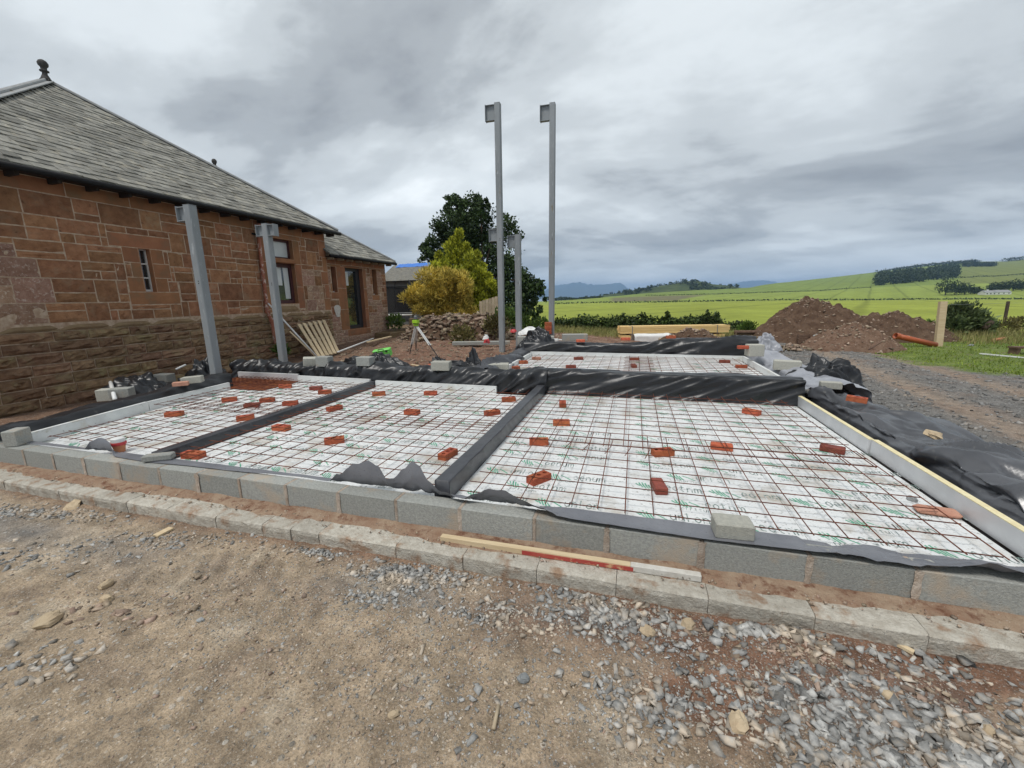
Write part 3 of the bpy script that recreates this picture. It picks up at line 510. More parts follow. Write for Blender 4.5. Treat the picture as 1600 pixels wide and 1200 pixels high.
def rock(px, py, size, mat, label, seed, z=None, flat=.6):
    c = onz(px, py, -.335 if z is None else z); r = random.Random(seed); mb = MB()
    V = []; nu, nv = 10, 6
    for j in range(nv+1):
        th = math.pi*j/nv
        for i in range(nu):
            ph = 2*math.pi*i/nu; d = Vector((math.sin(th)*math.cos(ph), math.sin(th)*math.sin(ph), math.cos(th)))
            q = 1+.45*noise.noise(d*1.6+Vector((seed, 0, 0))); q = max(q, .5); V.append((d.x*size*q, d.y*size*.75*q, d.z*size*flat*q))
    F = [(j*nu+i, (j+1)*nu+i, (j+1)*nu+(i+1) % nu, j*nu+(i+1) % nu) for j in range(nv) for i in range(nu)]
    mb.add(V, F); o = mb.build('rock', MAT[mat], loc=(c[0], c[1], (gz_at(c[0], c[1]) if z is None else z)+size*flat*.45), label=label, cat='rock')
    o.rotation_euler = (r.uniform(-.3, .3), r.uniform(-.3, .3), r.uniform(0, 6)); return o
rock(1153, 1128, .052, 'rocktan', 'pointed tan rock lying on bare dirt at the bottom of the view', 1)
rock(1013, 988, .045, 'rocktan', 'pale angular stone lying beside gravel below the timber length', 2)
rock(75, 968, .085, 'rocktan', 'broad flat tan stone in dirt at the far left foreground', 3, flat=.35)
rock(113, 790, .085, 'rocktan', 'flat pale slab of stone just below the left end of the ledge', 4, flat=.3)
rock(165, 912, .045, 'rocktan', 'squarish beige stone upper left of the tyre tread marks', 5)
rock(165, 935, .045, 'rocktan', 'rounded beige stone lower left of the tyre tread marks', 6)
rock(313, 970, .020, 'rockgrey', 'small dark round pebble alone on tan dirt', 7)
rock(818, 1060, .035, 'rockgrey', 'pale grey stone standing alone left of the cut pipe piece', 8)
rock(1320, 960, .05, 'rockgrey', 'dark blue grey slate piece under the ledge, right of the white stone', 9, flat=.35)
rock(1405, 1003, .05, 'rockgrey', 'long grey slate stone beside the broken stick', 10, flat=.35)
rock(1390, 1087, .036, 'rocktan', 'small cream stone above the dense gravel at lower right', 11)
rock(1075, 975, .05, 'rocktan', 'low brown hump of stone against the ledge front', 12)
rock(1545, 1140, .03, 'rocktan', 'yellowish chip among dense grey gravel at lower right', 13)
rock(615, 1120, .028, 'rocktan', 'rounded cream pebble among loose stones at bottom middle', 14)
mb = MB(); a, b = onz(771, 1138, -.335), onz(779, 1102, -.335); mb.tube([(a[0], a[1], gz_at(a[0], a[1])+.012), (b[0], b[1], gz_at(b[0], b[1])+.012)], .009, 8); mb.build('pipe_offcut', MAT['woodgrey'], smooth=True, label='short narrow grey tube offcut lying on the dirt', cat='pipe')
mb = MB(); a, b = onz(1368, 990, -.335), onz(1428, 1020, -.335); mb.bar((a[0], a[1], gz_at(a[0], a[1])+.02), (b[0], b[1], gz_at(b[0], b[1])+.012), .03, .016); mb.build('stick', MAT['woodpale'], label='broken pale stick lying on dirt under the right end of the ledge', cat='stick')
mb = MB(); a, b = onz(243, 838, -.335), onz(268, 826, -.335); mb.bar((a[0], a[1], gz_at(a[0], a[1])+.012), (b[0], b[1], gz_at(b[0], b[1])+.012), .06, .015); mb.build('wood_chip', MAT['woodpale'], label='flat splinter of pale wood on the dirt at left', cat='wood')

def mound(name, c, rx, ry, h, ang, mat, label, seed, peaks=None, nr=70, na=130, rough=.30):
    V, F = [], []
    for j in range(nr):
        r = (j/(nr-1))
        for i in range(na):
            a = 2*math.pi*i/na; wob = 1+.13*nz(math.cos(a)*1.3+seed, math.sin(a)*1.3)
            x0, y0 = r*rx*math.cos(a)*wob, r*ry*math.sin(a)*wob
            x = c[0]+x0*math.cos(ang)-y0*math.sin(ang); y = c[1]+x0*math.sin(ang)+y0*math.cos(ang)
            z = h*(1-r**1.7)*(1+.18*nz(x*.7+seed, y*.7)) + rough*(1-r*r)**.5*(fbm(x*1.9+seed, y*1.9, seed, 5)*.7+.5*fbm(x*5+seed, y*5, seed, 3))*min(1, h*.8)
            V.append((x, y, zg(x, y)+z-.05*r))
    for j in range(nr-1):
        for i in range(na): F.append((j*na+i, (j+1)*na+i, (j+1)*na+(i+1) % na, j*na+(i+1) % na))
    t = thing(name, (c[0], c[1], zg(*c)), label, 'soil mound')
    me = np_mesh('soil', np.array(V)-np.array([c[0], c[1], zg(*c)]), F, mat, smooth=False); link('soil', me, t)
    Va = np.array(V); k = rng.choice(len(Va), 520); s = .010+.05*rng.random(520)**3
    tag(link('stones', stones_mesh('stones', Va[k]-np.array([c[0], c[1], zg(*c)])+np.array([0, 0, .01]), s, MAT['gravelwarm']), t), kind='stuff')
    return t
mound('soil_mound', (7.05, 17.3), 2.5, 2.3, 1.55, .15, MAT['soil'], 'tall heap of dark brown dug soil on the far side of the yard', 2.0)
mound('soil_mound', (9.9, 18.2), 2.7, 2.0, 1.0, .2, MAT['soil'], 'lower weedy soil heap to the right behind the orange pipe', 7.0)
mound('soil_mound', (7.15, 14.4), 1.75, 1.2, .78, .25, MAT['moundred'], 'small reddish stony heap in front of the tall soil heap', 12.0)
mound('soil_mound', (1.95, 13.6), 1.7, .8, .62, .1, MAT['soil'], 'low brown soil ridge in front of the timber stack', 17.0)
# ------------------------------------------------------------------ the sandstone house
XW = -10.90; HY0, HY1 = 1.0, 10.15; XV = -11.08
def clip_rects(rects, holes, mn=0.05):
    for h in holes:
        out = []
        for (a, b, c, d, *m) in rects:
            if b <= h[0] or a >= h[1] or d <= h[2] or c >= h[3]: out.append((a, b, c, d, *m)); continue
            if a < h[0]: out.append((a, h[0], c, d, *m))
            if b > h[1]: out.append((h[1], b, c, d, *m))
            aa, bb = max(a, h[0]), min(b, h[1])
            if c < h[2]: out.append((aa, bb, c, h[2], *m))
            if d > h[3]: out.append((aa, bb, h[3], d, *m))
        rects = [r for r in out if r[1]-r[0] > mn and r[3]-r[2] > mn*.8]
    return rects
def snecked(y0, y1, z0, z1, rnd_, big=1.0):
    R = []; z = z0
    while z < z1-.02:
        h = min(rnd_.uniform(.26, .40)*big, z1-z)
        if z1-z-h < .12: h = z1-z
        y = y0 - rnd_.uniform(0, .3)
        while y < y1:
            w = rnd_.uniform(.30, .72)*big; e = min(y+w, y1); s = max(y, y0)
            if y1-e < .12: e = y1
            q = rnd_.random()
            if e-s > .03:
                if q < .42 or h < .2: R.append((s, e, z, z+h, 'stone'))
                elif q < .80:
                    c = z+h*rnd_.uniform(.33, .67); R += [(s, e, z, c, 'stone'), (s, e, c, z+h, 'stone')]
                else:
                    c = z+h*rnd_.uniform(.3, .7); m = s+(e-s)*rnd_.uniform(.35, .65); R += [(s, m, z, c, 'stone'), (m, e, z, c, 'stone'), (s, e, c, z+h, 'stone')]
            y = e if e > y else y+w
        z += h
    return R
def coursed(y0, y1, zs_, w0, w1, rnd_, m):
    R = []
    for za, zb in zip(zs_[:-1], zs_[1:]):
        y = y0-rnd_.uniform(0, .4)
        while y < y1:
            e = min(y+rnd_.uniform(w0, w1), y1); s = max(y, y0)
            if y1-e < .15: e = y1
            if e-s > .04: R.append((s, e, za, zb, m))
            y = max(e, y+.01)
    return R
def stone_mesh(w, h, proud, rough, gap, seed, slope=0.0):
    """front of a stone facing +X: local y across, z up; joint recessed"""
    nu, nv = (7, 5) if rough > .03 else (5, 4); V, F = [], []; hw, hh = w/2-gap, h/2-gap
    for i in range(nu):
        for j in range(nv):
            u, v = -1+2*i/(nu-1), -1+2*j/(nv-1); ed = (i in (0, nu-1)) or (j in (0, nv-1))
            jit = 0.7*gap
            x = (0.25*proud if ed else proud) + rough*(noise.noise(Vector((u*1.7+seed, v*1.7, seed*.7)))+.5*noise.noise(Vector((u*4.1+seed, v*4.1, seed*.3))))*(0.25 if ed else 1)
            x -= slope*(v+1)*.5
            V.append((x, u*hw+jit*noise.noise(Vector((seed, u*3, v*3))), v*hh+jit*noise.noise(Vector((u*3, seed, v*3)))))
    for i in range(nu-1):
        for j in range(nv-1): a = i*nv+j; F.append((a, a+nv, a+nv+1, a+1))
    rim = [i*nv for i in range(nu)] + [(nu-1)*nv+j for j in range(1, nv)] + [i*nv+nv-1 for i in range(nu-2, -1, -1)] + [j for j in range(nv-2, 0, -1)]
    o = len(V)
    for k in rim: V.append((-0.03, V[k][1], V[k][2]))
    m = len(rim)
    for k in range(m): F.append((rim[k], o+k, o+(k+1) % m, rim[(k+1) % m]))
    return V, F
PROUD = {'stone': (.014, .020, .0115), 'stonepale': (.014, .028, .009), 'stonedressed': (.008, .002, .0075), 'plinth': (.055, .075, .010), 'course': (.05, .01, .004)}
def lay_stones(rects, X, parent, org, limit, name='stone'):
    rects = sorted(rects, key=lambda r: -(r[1]-r[0])*(r[3]-r[2])/((r[0]-CAM[1])**2+(X-CAM[0])**2))
    rest = {}
    for k, (a, b, c, d, m) in enumerate(rects):
        pr, ro, gp = PROUD[m]; V, F = stone_mesh(b-a, d-c, pr, ro, gp, k*1.37+a, slope=.05 if m == 'course' else 0.0)
        ctr = (X, (a+b)/2, (c+d)/2)
        if k < limit:
            mb = MB().add(V, F); link(name, mb.mesh(name, MAT[m]), parent, loc=tuple(np.array(ctr)-np.array(org)))
        else:
            mb = rest.setdefault(m, MB()); mb.add([(v[0]+ctr[0]-org[0], v[1]+ctr[1]-org[1], v[2]+ctr[2]-org[2]) for v in V], F)
    for m, mb in rest.items(): mb.build('masonry', MAT[m], parent, kind='stuff')
def wall_cells(mb, y0, y1, z0, z1, xa, xb, holes, org):
    Y = sorted({y0, y1, *[h[0] for h in holes], *[h[1] for h in holes]}); Z = sorted({z0, z1, *[h[2] for h in holes], *[h[3] for h in holes]})
    for a, b in zip(Y[:-1], Y[1:]):
        for c, d in zip(Z[:-1], Z[1:]):
            ym, zm = (a+b)/2, (c+d)/2
            if any(h[0] < ym < h[1] and h[2] < zm < h[3] for h in holes): continue
            mb.box(((xa+xb)/2-org[0], ym-org[1], zm-org[2]), (xb-xa, b-a, d-c))
HB = (XW, 5.5, -0.4)
house = thing('stone_house', HB, 'red sandstone house with hipped slate roof at the left', 'house')
rs = random.Random(11)
slit = (4.06, 4.31, 1.80, 2.76); win = (7.62, 8.62, 1.46, 3.46)
wall = MB(); wall_cells(wall, HY0, HY1, -.7, 3.9, XW-.32, XW+.001, [slit, win], HB)
wall.box((XW-5-HB[0], HY0+.15-HB[1], 1.6-HB[2]), (9.4, .3, 4.6)); wall.box((XW-5-HB[0], HY1-.15-HB[1], 1.6-HB[2]), (9.4, .3, 4.6))
wall = wall.build('wall', MAT['walljoint'], house)
dress = [(3.52, 4.78, 2.76, 3.04, 'stonedressed'), (3.74, 4.06, 1.80, 2.12, 'stonedressed'), (3.86, 4.06, 2.12, 2.44, 'stonedressed'), (3.74, 4.06, 2.44, 2.76, 'stonedressed'),
         (4.31, 4.58, 1.80, 2.12, 'stonedressed'), (4.31, 4.68, 2.12, 2.44, 'stonedressed'), (4.31, 4.58, 2.44, 2.76, 'stonedressed'), (3.72, 4.80, 1.52, 1.80, 'stonedressed'),
         (8.62, 8.90, 1.30, 2.0, 'stonedressed'), (8.62, 8.90, 2.0, 2.72, 'stonedressed'), (8.62, 8.90, 2.72, 3.46, 'stonedressed'), (7.36, 7.62, 1.30, 2.0, 'stonedressed'), (7.36, 7.62, 2.0, 2.72, 'stonedressed'), (7.36, 7.62, 2.72, 3.46, 'stonedressed'),
         (7.3, 8.98, 3.46, 3.60, 'stonedressed'), (7.62, 8.62, 1.20, 1.46, 'course'),
         (9.83, HY1, 1.2, 1.62, 'stonedressed'), (9.92, HY1, 1.62, 2.1, 'stonedressed'), (9.80, HY1, 2.1, 2.55, 'stonedressed'), (9.92, HY1, 2.55, 3.05, 'stonedressed'), (9.8, HY1, 3.05, 3.6, 'stonedressed')]
up = clip_rects(snecked(HY0, HY1, 1.20, 3.60, rs, 1.18), [d[:4] for d in dress]+[slit, win])
up = [(a, b, c, d, 'stonepale' if ((((a+b)/2-1.35)/1.35)**2+(((c+d)/2-1.9)/.85)**2 < 1 + .9*nz(a*3.3, c*3.3) or (abs((a+b)/2-9.25) < .55 and (c+d)/2 < 2.6 and nz(a*5, c*5) > -.2)) else m) for a, b, c, d, m in up]
fr = coursed(HY0, HY1, [3.60, 3.86], .7, 1.2, rs, 'stonedressed')
pl = coursed(HY0, HY1, [-.62, -.40, -.18, .02, .24, .44, .66, .86, 1.05], .32, .85, rs, 'plinth')
cs = clip_rects(coursed(HY0, HY1, [1.05, 1.20], .8, 1.2, rs, 'course'), [])
lay_stones(up+dress+fr+pl+cs, XW, wall, HB, 300)
def reveal(hole, X, parent, org, depth=.30):
    a, b, c, d = hole; xm = X-depth/2+.002; R_ = MB(); t = .012
    R_.box(rel((xm, a+t/2-.001, (c+d)/2), org), (depth, t, d-c)); R_.box(rel((xm, b-t/2+.001, (c+d)/2), org), (depth, t, d-c)); R_.box(rel((xm, (a+b)/2, d-t/2+.001), org), (depth, b-a-2*t, t)); R_.box(rel((xm, (a+b)/2, c+t/2-.001), org), (depth, b-a-2*t, t))
    R_.build('reveal', MAT['stonedressed'], parent)
def rel(p, org): return tuple(np.array(p)-np.array(org))
# windows
reveal(slit, XW, house, HB); reveal(win, XW, house, HB)
wv = MB().box(rel((XW-.17, (slit[0]+slit[1])/2, (slit[2]+slit[3])/2), HB), (.02, .25, .96)).build('window', MAT['glass'], house)
fm = MB(); xf = XW-.145
for yy in (slit[0]+.02, slit[1]-.02, ): fm.box(rel((xf, yy, 2.28), HB), (.04, .04, .96))
for zz in (1.83, 2.12, 2.43, 2.74): fm.box(rel((xf, 4.185, zz), HB), (.035, .21, .03 if zz > 1.9 else .06))
fm.build('frame', MAT['framewhite'], wv)
wv = MB().box(rel((XW-.20, 8.12, 2.09), HB), (.02, 1.0, 1.24)).build('window', MAT['glass'], house)
fm = MB()
for a, b, c, d in ((7.62, 7.72, 1.46, 2.72), (8.52, 8.62, 1.46, 2.72), (7.72, 8.52, 1.46, 1.58), (7.72, 8.52, 2.60, 2.72), (7.62, 7.67, 2.86, 3.46), (8.57, 8.62, 2.86, 3.46), (7.67, 8.57, 2.86, 2.92), (7.67, 8.57, 3.38, 3.46)):
    fm.box(rel((XW-.165, (a+b)/2, (c+d)/2), HB), (.06, b-a, d-c))
fm.build('frame', MAT['frame'], wv)
MB().box(rel((XW-.20, 8.12, 3.16), HB), (.02, .98, .58)).build('blind', MAT['blind'], wv, label='pale blind behind the upper light')
cu = MB()
for k in range(7): cu.box(rel((XW-.185, 8.30+.03*k, 2.12), HB), (.004+.004*(k % 2), .028, 1.0))
cu.build('curtain', MAT['blind'], wv); MB().box(rel((XW-.186, 7.98, 2.32), HB), (.004, .46, .56)).build('blind', MAT['blind'], wv)
MB().bbox(rel((XW-.05, 8.12, 2.79), HB), (.22, 1.0, .14), .02).build('transom', MAT['stonedressed'], house)
# eaves, gutter, rafter feet
EX, EZ, EY1 = -10.52, 3.93, 10.45
d = ray(73, 129); t_ = (EX-EY1+CAM[1]-CAM[0])/(d[0]-d[1]); APEX = CAM+t_*d; EY0 = 2*APEX[1]-EY1; RIDGE_X = APEX[0]-7.0
MB().box(rel(((EX+XW)/2-.05, (EY0+EY1)/2, EZ-.055), HB), (abs(EX-XW)-.02, EY1-EY0-.1, .02)).build('soffit', MAT['darktimber'], house)
for k in range(17):
    y = EY0+.3+k*(EY1-EY0-.5)/16; MB().box(rel((EX-.20, y, EZ-.115), HB), (.30, .06, .10)).build('rafter_end', MAT['darktimber'], house)
MB().tube([rel((EX+.04, EY0, EZ-.055), HB), rel((EX+.04, EY1+.05, EZ-.055), HB)], .058, 10).build('gutter', MAT['gutter'], house, smooth=True)
dp = [onx(404, 350, -10.62), onx(404, 366, -10.80), onx(408, 405, -10.82), onx(413, 445, -10.82), onx(418, 487, -10.80), onx(424, 500, -10.74), onx(427, 515, -10.74), onx(433, 552, -10.74)]
dpo = MB().tube([rel(p, HB) for p in dp], .052, 9).build('downpipe', MAT['downpipe'], house, smooth=True)
for p in (dp[1], dp[4], dp[5]): MB().tube([rel(p-np.array([0, 0, .05]), HB), rel(p+np.array([0, 0, .05]), HB)], .068, 9).build('collar', MAT['downpipe'], dpo)
MB().bar(rel(dp[1]+np.array([-.08, -.16, 0]), HB), rel(dp[1]+np.array([-.08, .12, 0]), HB), .03, .05).build('bracket', MAT['gutter'], dpo)
# roof
def roof_poly(pts, org, mat, name, parent): return MB().add([rel(p, org) for p in pts], [tuple(range(len(pts)))]).build(name, mat, parent)
A = APEX; B0 = np.array([EX, EY0, EZ]); B1 = np.array([EX, EY1, EZ]); RB = np.array([RIDGE_X, A[1], A[2]])
roofo = MB().add([rel(p, HB) for p in (B0, B1, A, RB, np.array([RIDGE_X, EY0, EZ]), np.array([RIDGE_X, EY1, EZ]))], [(0, 1, 2), (1, 5, 3, 2), (0, 2, 3, 4)]).build('roof', MAT['slate'], house)
SLV = []
for s_ in range(6):
    r_ = random.Random(100+s_); V = [(-.5, 0, 0), (.5, 0, 0), (.5, 1, 0), (-.5, 1, 0), (-.5, r_.uniform(0, .05), 1), (-.18, r_.uniform(-.03, .05), 1), (.2, r_.uniform(-.03, .04), 1), (.5, r_.uniform(0, .06), 1), (.5, 1, 1), (-.5, 1, 1)]
    SLV.append((V, [(0, 3, 2, 1), (4, 5, 6, 7, 8, 9), (0, 1, 7, 6, 5, 4), (1, 2, 8, 7), (3, 0, 4, 9)]))
SLM = [MB().add(v, f).mesh('slate', MAT['slate']) for v, f in SLV]
def slates(P0, eave, upv, length, region, parent, org, limit, gauge=.20, w0=.20, w1=.38, seed=5):
    """slates laid course by course on a plane; eave and upv are unit vectors"""
    eave, upv = Vector(eave), Vector(upv); nrm = eave.cross(upv)
    if nrm.z < 0: nrm = -nrm
    rr = random.Random(seed); items = []; v = 0.0; row = 0
    while True:
        lo, hi = region(v)
        if hi-lo < .12: break
        u = lo-rr.uniform(0, .25)
        while u < hi:
            w = rr.uniform(w0, w1); a, b = max(u, lo), min(u+w, hi); u += w
            if b-a < .05: continue
            items.append(((a+b)/2, v-.03+rr.uniform(-.008, .008), b-a-.004, gauge*1.7, rr.uniform(.026, .040), rr.uniform(-.03, .03), rr.randrange(6), rr.uniform(.05, .085)))
        v += gauge*(1-.0035*row); row += 1
    P0 = Vector(P0)
    def mat_of(it):
        u, v, w, L, t, rot, k, tilt = it
        e = (eave*math.cos(rot)+upv*math.sin(rot)); up2 = (upv*math.cos(rot)-eave*math.sin(rot)); up2 = (up2*math.cos(tilt)-nrm*math.sin(tilt)); n2 = e.cross(up2)
        if n2.dot(nrm) < 0: n2 = -n2
        M = Matrix((e*w, up2*L, n2*t)).transposed().to_4x4(); M.translation = P0+eave*u+upv*v+nrm*(.020)-Vector(org); return M
    items.sort(key=lambda it: (P0+eave*it[0]+upv*it[1]-Vector(CAM)).length)
    rest = MB()
    for i, it in enumerate(items):
        M = mat_of(it)
        if i < limit:
            o = bpy.data.objects.new('slate', SLM[it[6]]); COL.objects.link(o); o.parent = parent; o.matrix_local = M
        else:
            V, F = SLV[it[6]]; rest.add([M @ Vector(p) for p in V], F)
    if rest.v: rest.build('slating', MAT['slate'], parent, kind='stuff')
hgt = A[2]-EZ; run = EX-A[0]; SL = math.hypot(hgt, run); upv = (-run/SL, 0, hgt/SL)
slates(B0, (0, 1, 0), upv, SL, lambda v: (max(0, (A[1]-EY0)*(v+.22)/SL)+.10, (EY1-EY0)-(EY1-A[1])*(v+.22)/SL-.04), roofo, HB, 300)
for P, Q in ((B1, A), (B0, A), (A, RB)):
    p, q = Vector(rel(P, HB)), Vector(rel(Q, HB)); up_ = Vector((0, 0, 1))
    mb = MB(); wd = .30 if P is B0 else .16
    mb.bar(p+Vector((0, 0, .05)), q+Vector((0, 0, .05)), wd, .02); mb.tube([p+Vector((0, 0, .07)), q+Vector((0, 0, .07))], .045, 8); mb.build('hip_flashing', MAT['lead'], roofo)
FIN = [(.15, 0), (.10, .07), (.055, .17), (.05, .22), (.095, .235), (.095, .26), (.06, .275), (.065, .33), (.10, .37), (.11, .43), (.085, .48), (.04, .51), (.0, .515)]
MB().lathe([(r*1.0, z*1.0) for r, z in FIN], rel(A+np.array([0, 0, .02]), HB), 12).build('finial', MAT['finial'], roofo, smooth=True)
RF = onx(337, 268, -16.3)
mb = MB(); mb.add([rel(p, HB) for p in (RF, RF+np.array([-3, 0, 0]), RF+np.array([-3, .5, -1.6]), RF+np.array([0, .5, -1.6]), RF+np.array([-3, -.9, -1.6]), RF+np.array([0, -.9, -1.6]))], [(0, 1, 2, 3), (1, 0, 5, 4), (0, 3, 5)]); mb.build('rear_roof', MAT['slate'], house)
MB().lathe([(r*.85, z*1.0) for r, z in FIN], rel(RF-np.array([0, 0, .05]), HB), 10).build('finial', MAT['finial'], roofo, smooth=True)

# lower wing
XG = -11.02; GY0, GY1 = HY1+.003, 14.05; GB = (XG, 12.1, 0.0); WZ = 3.08
wing = thing('house_wing', GB, 'lower wing of the sandstone house with glazed door', 'house')
s3 = (onx(518, 435, XG)[1], onx(526, 435, XG)[1], onx(526, 457, XG)[2], onx(519, 416, XG)[2]); dr = (onx(543, 470, XG)[1], onx(570, 470, XG)[1], onx(556, 514, XG)[2], onx(556, 419, XG)[2]); s4 = (onx(582, 440, XG)[1], onx(589, 440, XG)[1], onx(588, 461, XG)[2], onx(583, 421, XG)[2])
wm = MB(); wall_cells(wm, GY0, GY1, -.4, WZ, XG-.32, XG+.001, [s3, dr, s4], GB); wm.box(rel((XG-3, GY1-.16, 1.3), GB), (5.4, .3, 3.5)); wm = wm.build('wall', MAT['walljoint'], wing)
rs = random.Random(23); dz = [dr[2], (dr[2]*2+dr[3])/3, (dr[2]+dr[3]*2)/3, dr[3]]
dress = [(dr[1], dr[1]+.22, a, b, 'stonedressed') for a, b in zip(dz[:-1], dz[1:])] + [(s3[1]+.02, dr[0], a, b, 'stonedressed') for a, b in zip(dz[:-1], dz[1:])]
dress += [(s3[0]-.18, s3[1]+.3, s3[3], WZ-.22, 'stonedressed'), (dr[0]-.1, dr[1]+.3, dr[3], WZ-.22, 'stonedressed'), (s4[0]-.15, s4[1]+.15, s4[3], WZ-.22, 'stonedressed'), (s3[0]-.1, s3[1]+.1, s3[2]-.24, s3[2], 'stonedressed'), (s4[0]-.1, s4[1]+.12, s4[2]-.22, s4[2], 'stonedressed'), (dr[0]-.15, dr[1]+.25, dr[2]-.26, dr[2], 'stonedressed')]
fr = coursed(GY0, GY1, [WZ-.22, WZ-.01], .6, 1.0, rs, 'stonedressed')
up = clip_rects(snecked(GY0, GY1, -.35, WZ-.22, rs, .85), [q[:4] for q in dress]+[s3, dr, s4])
up = [(a, b, c, d, 'stonepale' if nz(a*1.7, c*1.7, 4) > -.05 or c < .9 else m) for a, b, c, d, m in up]
lay_stones(up+dress+fr, XG, wm, GB, 300)
for s_ in (s3, s4, dr): reveal(s_, XG, wing, GB)
for s_ in (s3, s4):
    g = MB().box(rel((XG-.2, (s_[0]+s_[1])/2, (s_[2]+s_[3])/2), GB), (.02, s_[1]-s_[0], s_[3]-s_[2])).build('window', MAT['glass'], wing)
    MB().box(rel((XG-.17, s_[0]+.03, (s_[2]+s_[3])/2), GB), (.05, .05, s_[3]-s_[2])).box(rel((XG-.17, (s_[0]+s_[1])/2, s_[2]+.03), GB), (.045, s_[1]-s_[0], .05)).build('frame', MAT['framewhite'], g)
g = MB().box(rel((XG-.24, (dr[0]+dr[1])/2, (dr[2]+dr[3])/2), GB), (.02, dr[1]-dr[0], dr[3]-dr[2])).build('door', MAT['glass'], wing, label='tall dark framed glass door')
fm = MB(); yc, zc = (dr[0]+dr[1])/2, (dr[2]+dr[3])/2
for y in (dr[0]+.05, dr[1]-.12): fm.box(rel((XG-.20, y, zc), GB), (.07, .10 if y < yc else .24, dr[3]-dr[2]))
for z in (dr[2]+.08, dr[3]-.06): fm.box(rel((XG-.20, yc-.03, z), GB), (.065, dr[1]-dr[0]-.3, .12))
fm.build('frame', MAT['framedark'], g); MB().box(rel((XG-.228, dr[0]+.28, dr[3]-.42), GB), (.004, .36, .52)).build('blind', MAT['blind'], g)
pp = onx(527, 486, XG); pv = [(XG+.022, pp[1]+.16*math.cos(a)*(1+.3*math.sin(3*a)), pp[2]+.28*math.sin(a)*(1+.2*math.cos(2*a))) for a in np.linspace(0, 6.28, 15)[:-1]]
MB().add([rel(p, GB) for p in pv]+[rel((p[0]-.05, p[1], p[2]), GB) for p in pv], [tuple(range(14))]+[(i, i+14, (i+1) % 14+14, (i+1) % 14) for i in range(14)]).build('render_patch', MAT['mortarwhite'], wing, label='pale patch of render on the stone')
GX_, GZ_ = XG+.36, WZ+.07; gy0, gy1 = GY0-.12, GY1+.32
gr = 3.4; GA = np.array([GX_-gr, gy1-gr, GZ_+gr*.69]); E0 = np.array([GX_, gy0, GZ_]); E1 = np.array([GX_, gy1, GZ_])
ro2 = MB().add([rel(p, GB) for p in (E0, E1, GA, np.array([GX_-gr, gy0, GZ_+gr*.69]), np.array([GX_-2*gr, gy1, GZ_]))], [(0, 1, 2, 3), (1, 4, 2)]).build('roof', MAT['slate'], wing)
L2 = math.hypot(gr, gr*.69); slates(E0, (0, 1, 0), (-gr/L2, 0, gr*.69/L2), L2, lambda v: (0, (gy1-gy0)-gr*v/L2) if v < L2*.95 else (0, 0), ro2, GB, 150, seed=9)
p, q = Vector(rel(E1, GB)), Vector(rel(GA, GB)); mb = MB(); mb.bar(p+Vector((0, 0, .05)), q+Vector((0, 0, .05)), .16, .02); mb.tube([p+Vector((0, 0, .07)), q+Vector((0, 0, .07))], .045, 8); mb.build('hip_flashing', MAT['lead'], ro2)
MB().tube([rel((GX_+.04, gy0, GZ_-.05), GB), rel((GX_+.04, gy1, GZ_-.05), GB)], .055, 9).build('gutter', MAT['gutter'], wing, smooth=True)
MB().box(rel(((GX_+XG)/2-.03, (gy0+gy1)/2, GZ_-.06), GB), (GX_-XG-.05, gy1-gy0-.1, .02)).build('soffit', MAT['darktimber'], wing)
for k in range(8): MB().box(rel((GX_-.16, gy0+.25+k*.54, GZ_-.11), GB), (.26, .06, .09)).build('rafter_end', MAT['woodgrey'], wing)
st = MB().bbox((XG+.42, 13.5, zg(XG+.4, 13.5)+.06), (.8, 1.3, .3), .03); st.build('stone_step', MAT['course'], label='weathered stone step at the far end of the house wing', cat='step')
# ------------------------------------------------------------------ the slab being prepared: walls, boards, mesh
BZ = -0.07                                   # top of the floor insulation
bw = thing('block_wall', (-2.5, -.18, -.235), 'low wall of grey concrete blocks along the front of the slab', 'wall')
JX = [-8.9, -8.35, -7.8, -7.25, -6.71, -6.21, -5.72, -5.19, -4.63, -4.13, -3.625, -3.096, -2.543, -1.993, -1.433, -.842, -.319, .294, .911, 1.46, 2.02, 2.57]
bo = (-2.5, -.18, -.235)
for a, b in zip(JX[:-1], JX[1:]):
    mb = MB().bbox((0, 0, 0), (b-a-.022, .145, .213), .006)
    o = link('block', mb.mesh('block', MAT['block']), bw, loc=rel(((a+b)/2, -.178+random.uniform(-.004, .004), -.1285), bo)); o.rotation_euler = (0, 0, random.uniform(-.006, .006))
for a in JX[1:-1]:
    mb = MB(); w = random.uniform(.020, .05)
    V, F = [], []
    for j in range(7):
        for i in range(4):
            u = -1+2*i/3; z = -.105+.21*j/6
            V.append((u*w*.5*(1+.5*nz(a, j*.9)), -.0755-.006*(1-abs(u))+.004*nz(a*3, i, j)-(.004 if w > .035 else -.003), z))
    F = [(j*4+i, j*4+i+1, j*4+4+i+1, j*4+4+i) for j in range(6) for i in range(3)]
    mb.add(V, F); mb.box((0, 0, 0), (.024, .142, .209)); link('mortar_joint', mb.mesh('mortar_joint', MAT['mortar']), bw, loc=rel((a, -.178, -.1285), bo))
ko = (-2.5, -.39, -.36); kb = thing('footing_ledge', ko, 'ledge of pale rough concrete blocks projecting below the wall', 'ledge')
KX = [-8.8, -8.2, -7.65, -7.1, -6.484, -5.617, -5.1, -4.661, -4.146, -3.582, -3.086, -2.80, -2.532, -1.844, -1.305, -.764, -.238, .309, .871, 1.399, 1.95, 2.5]
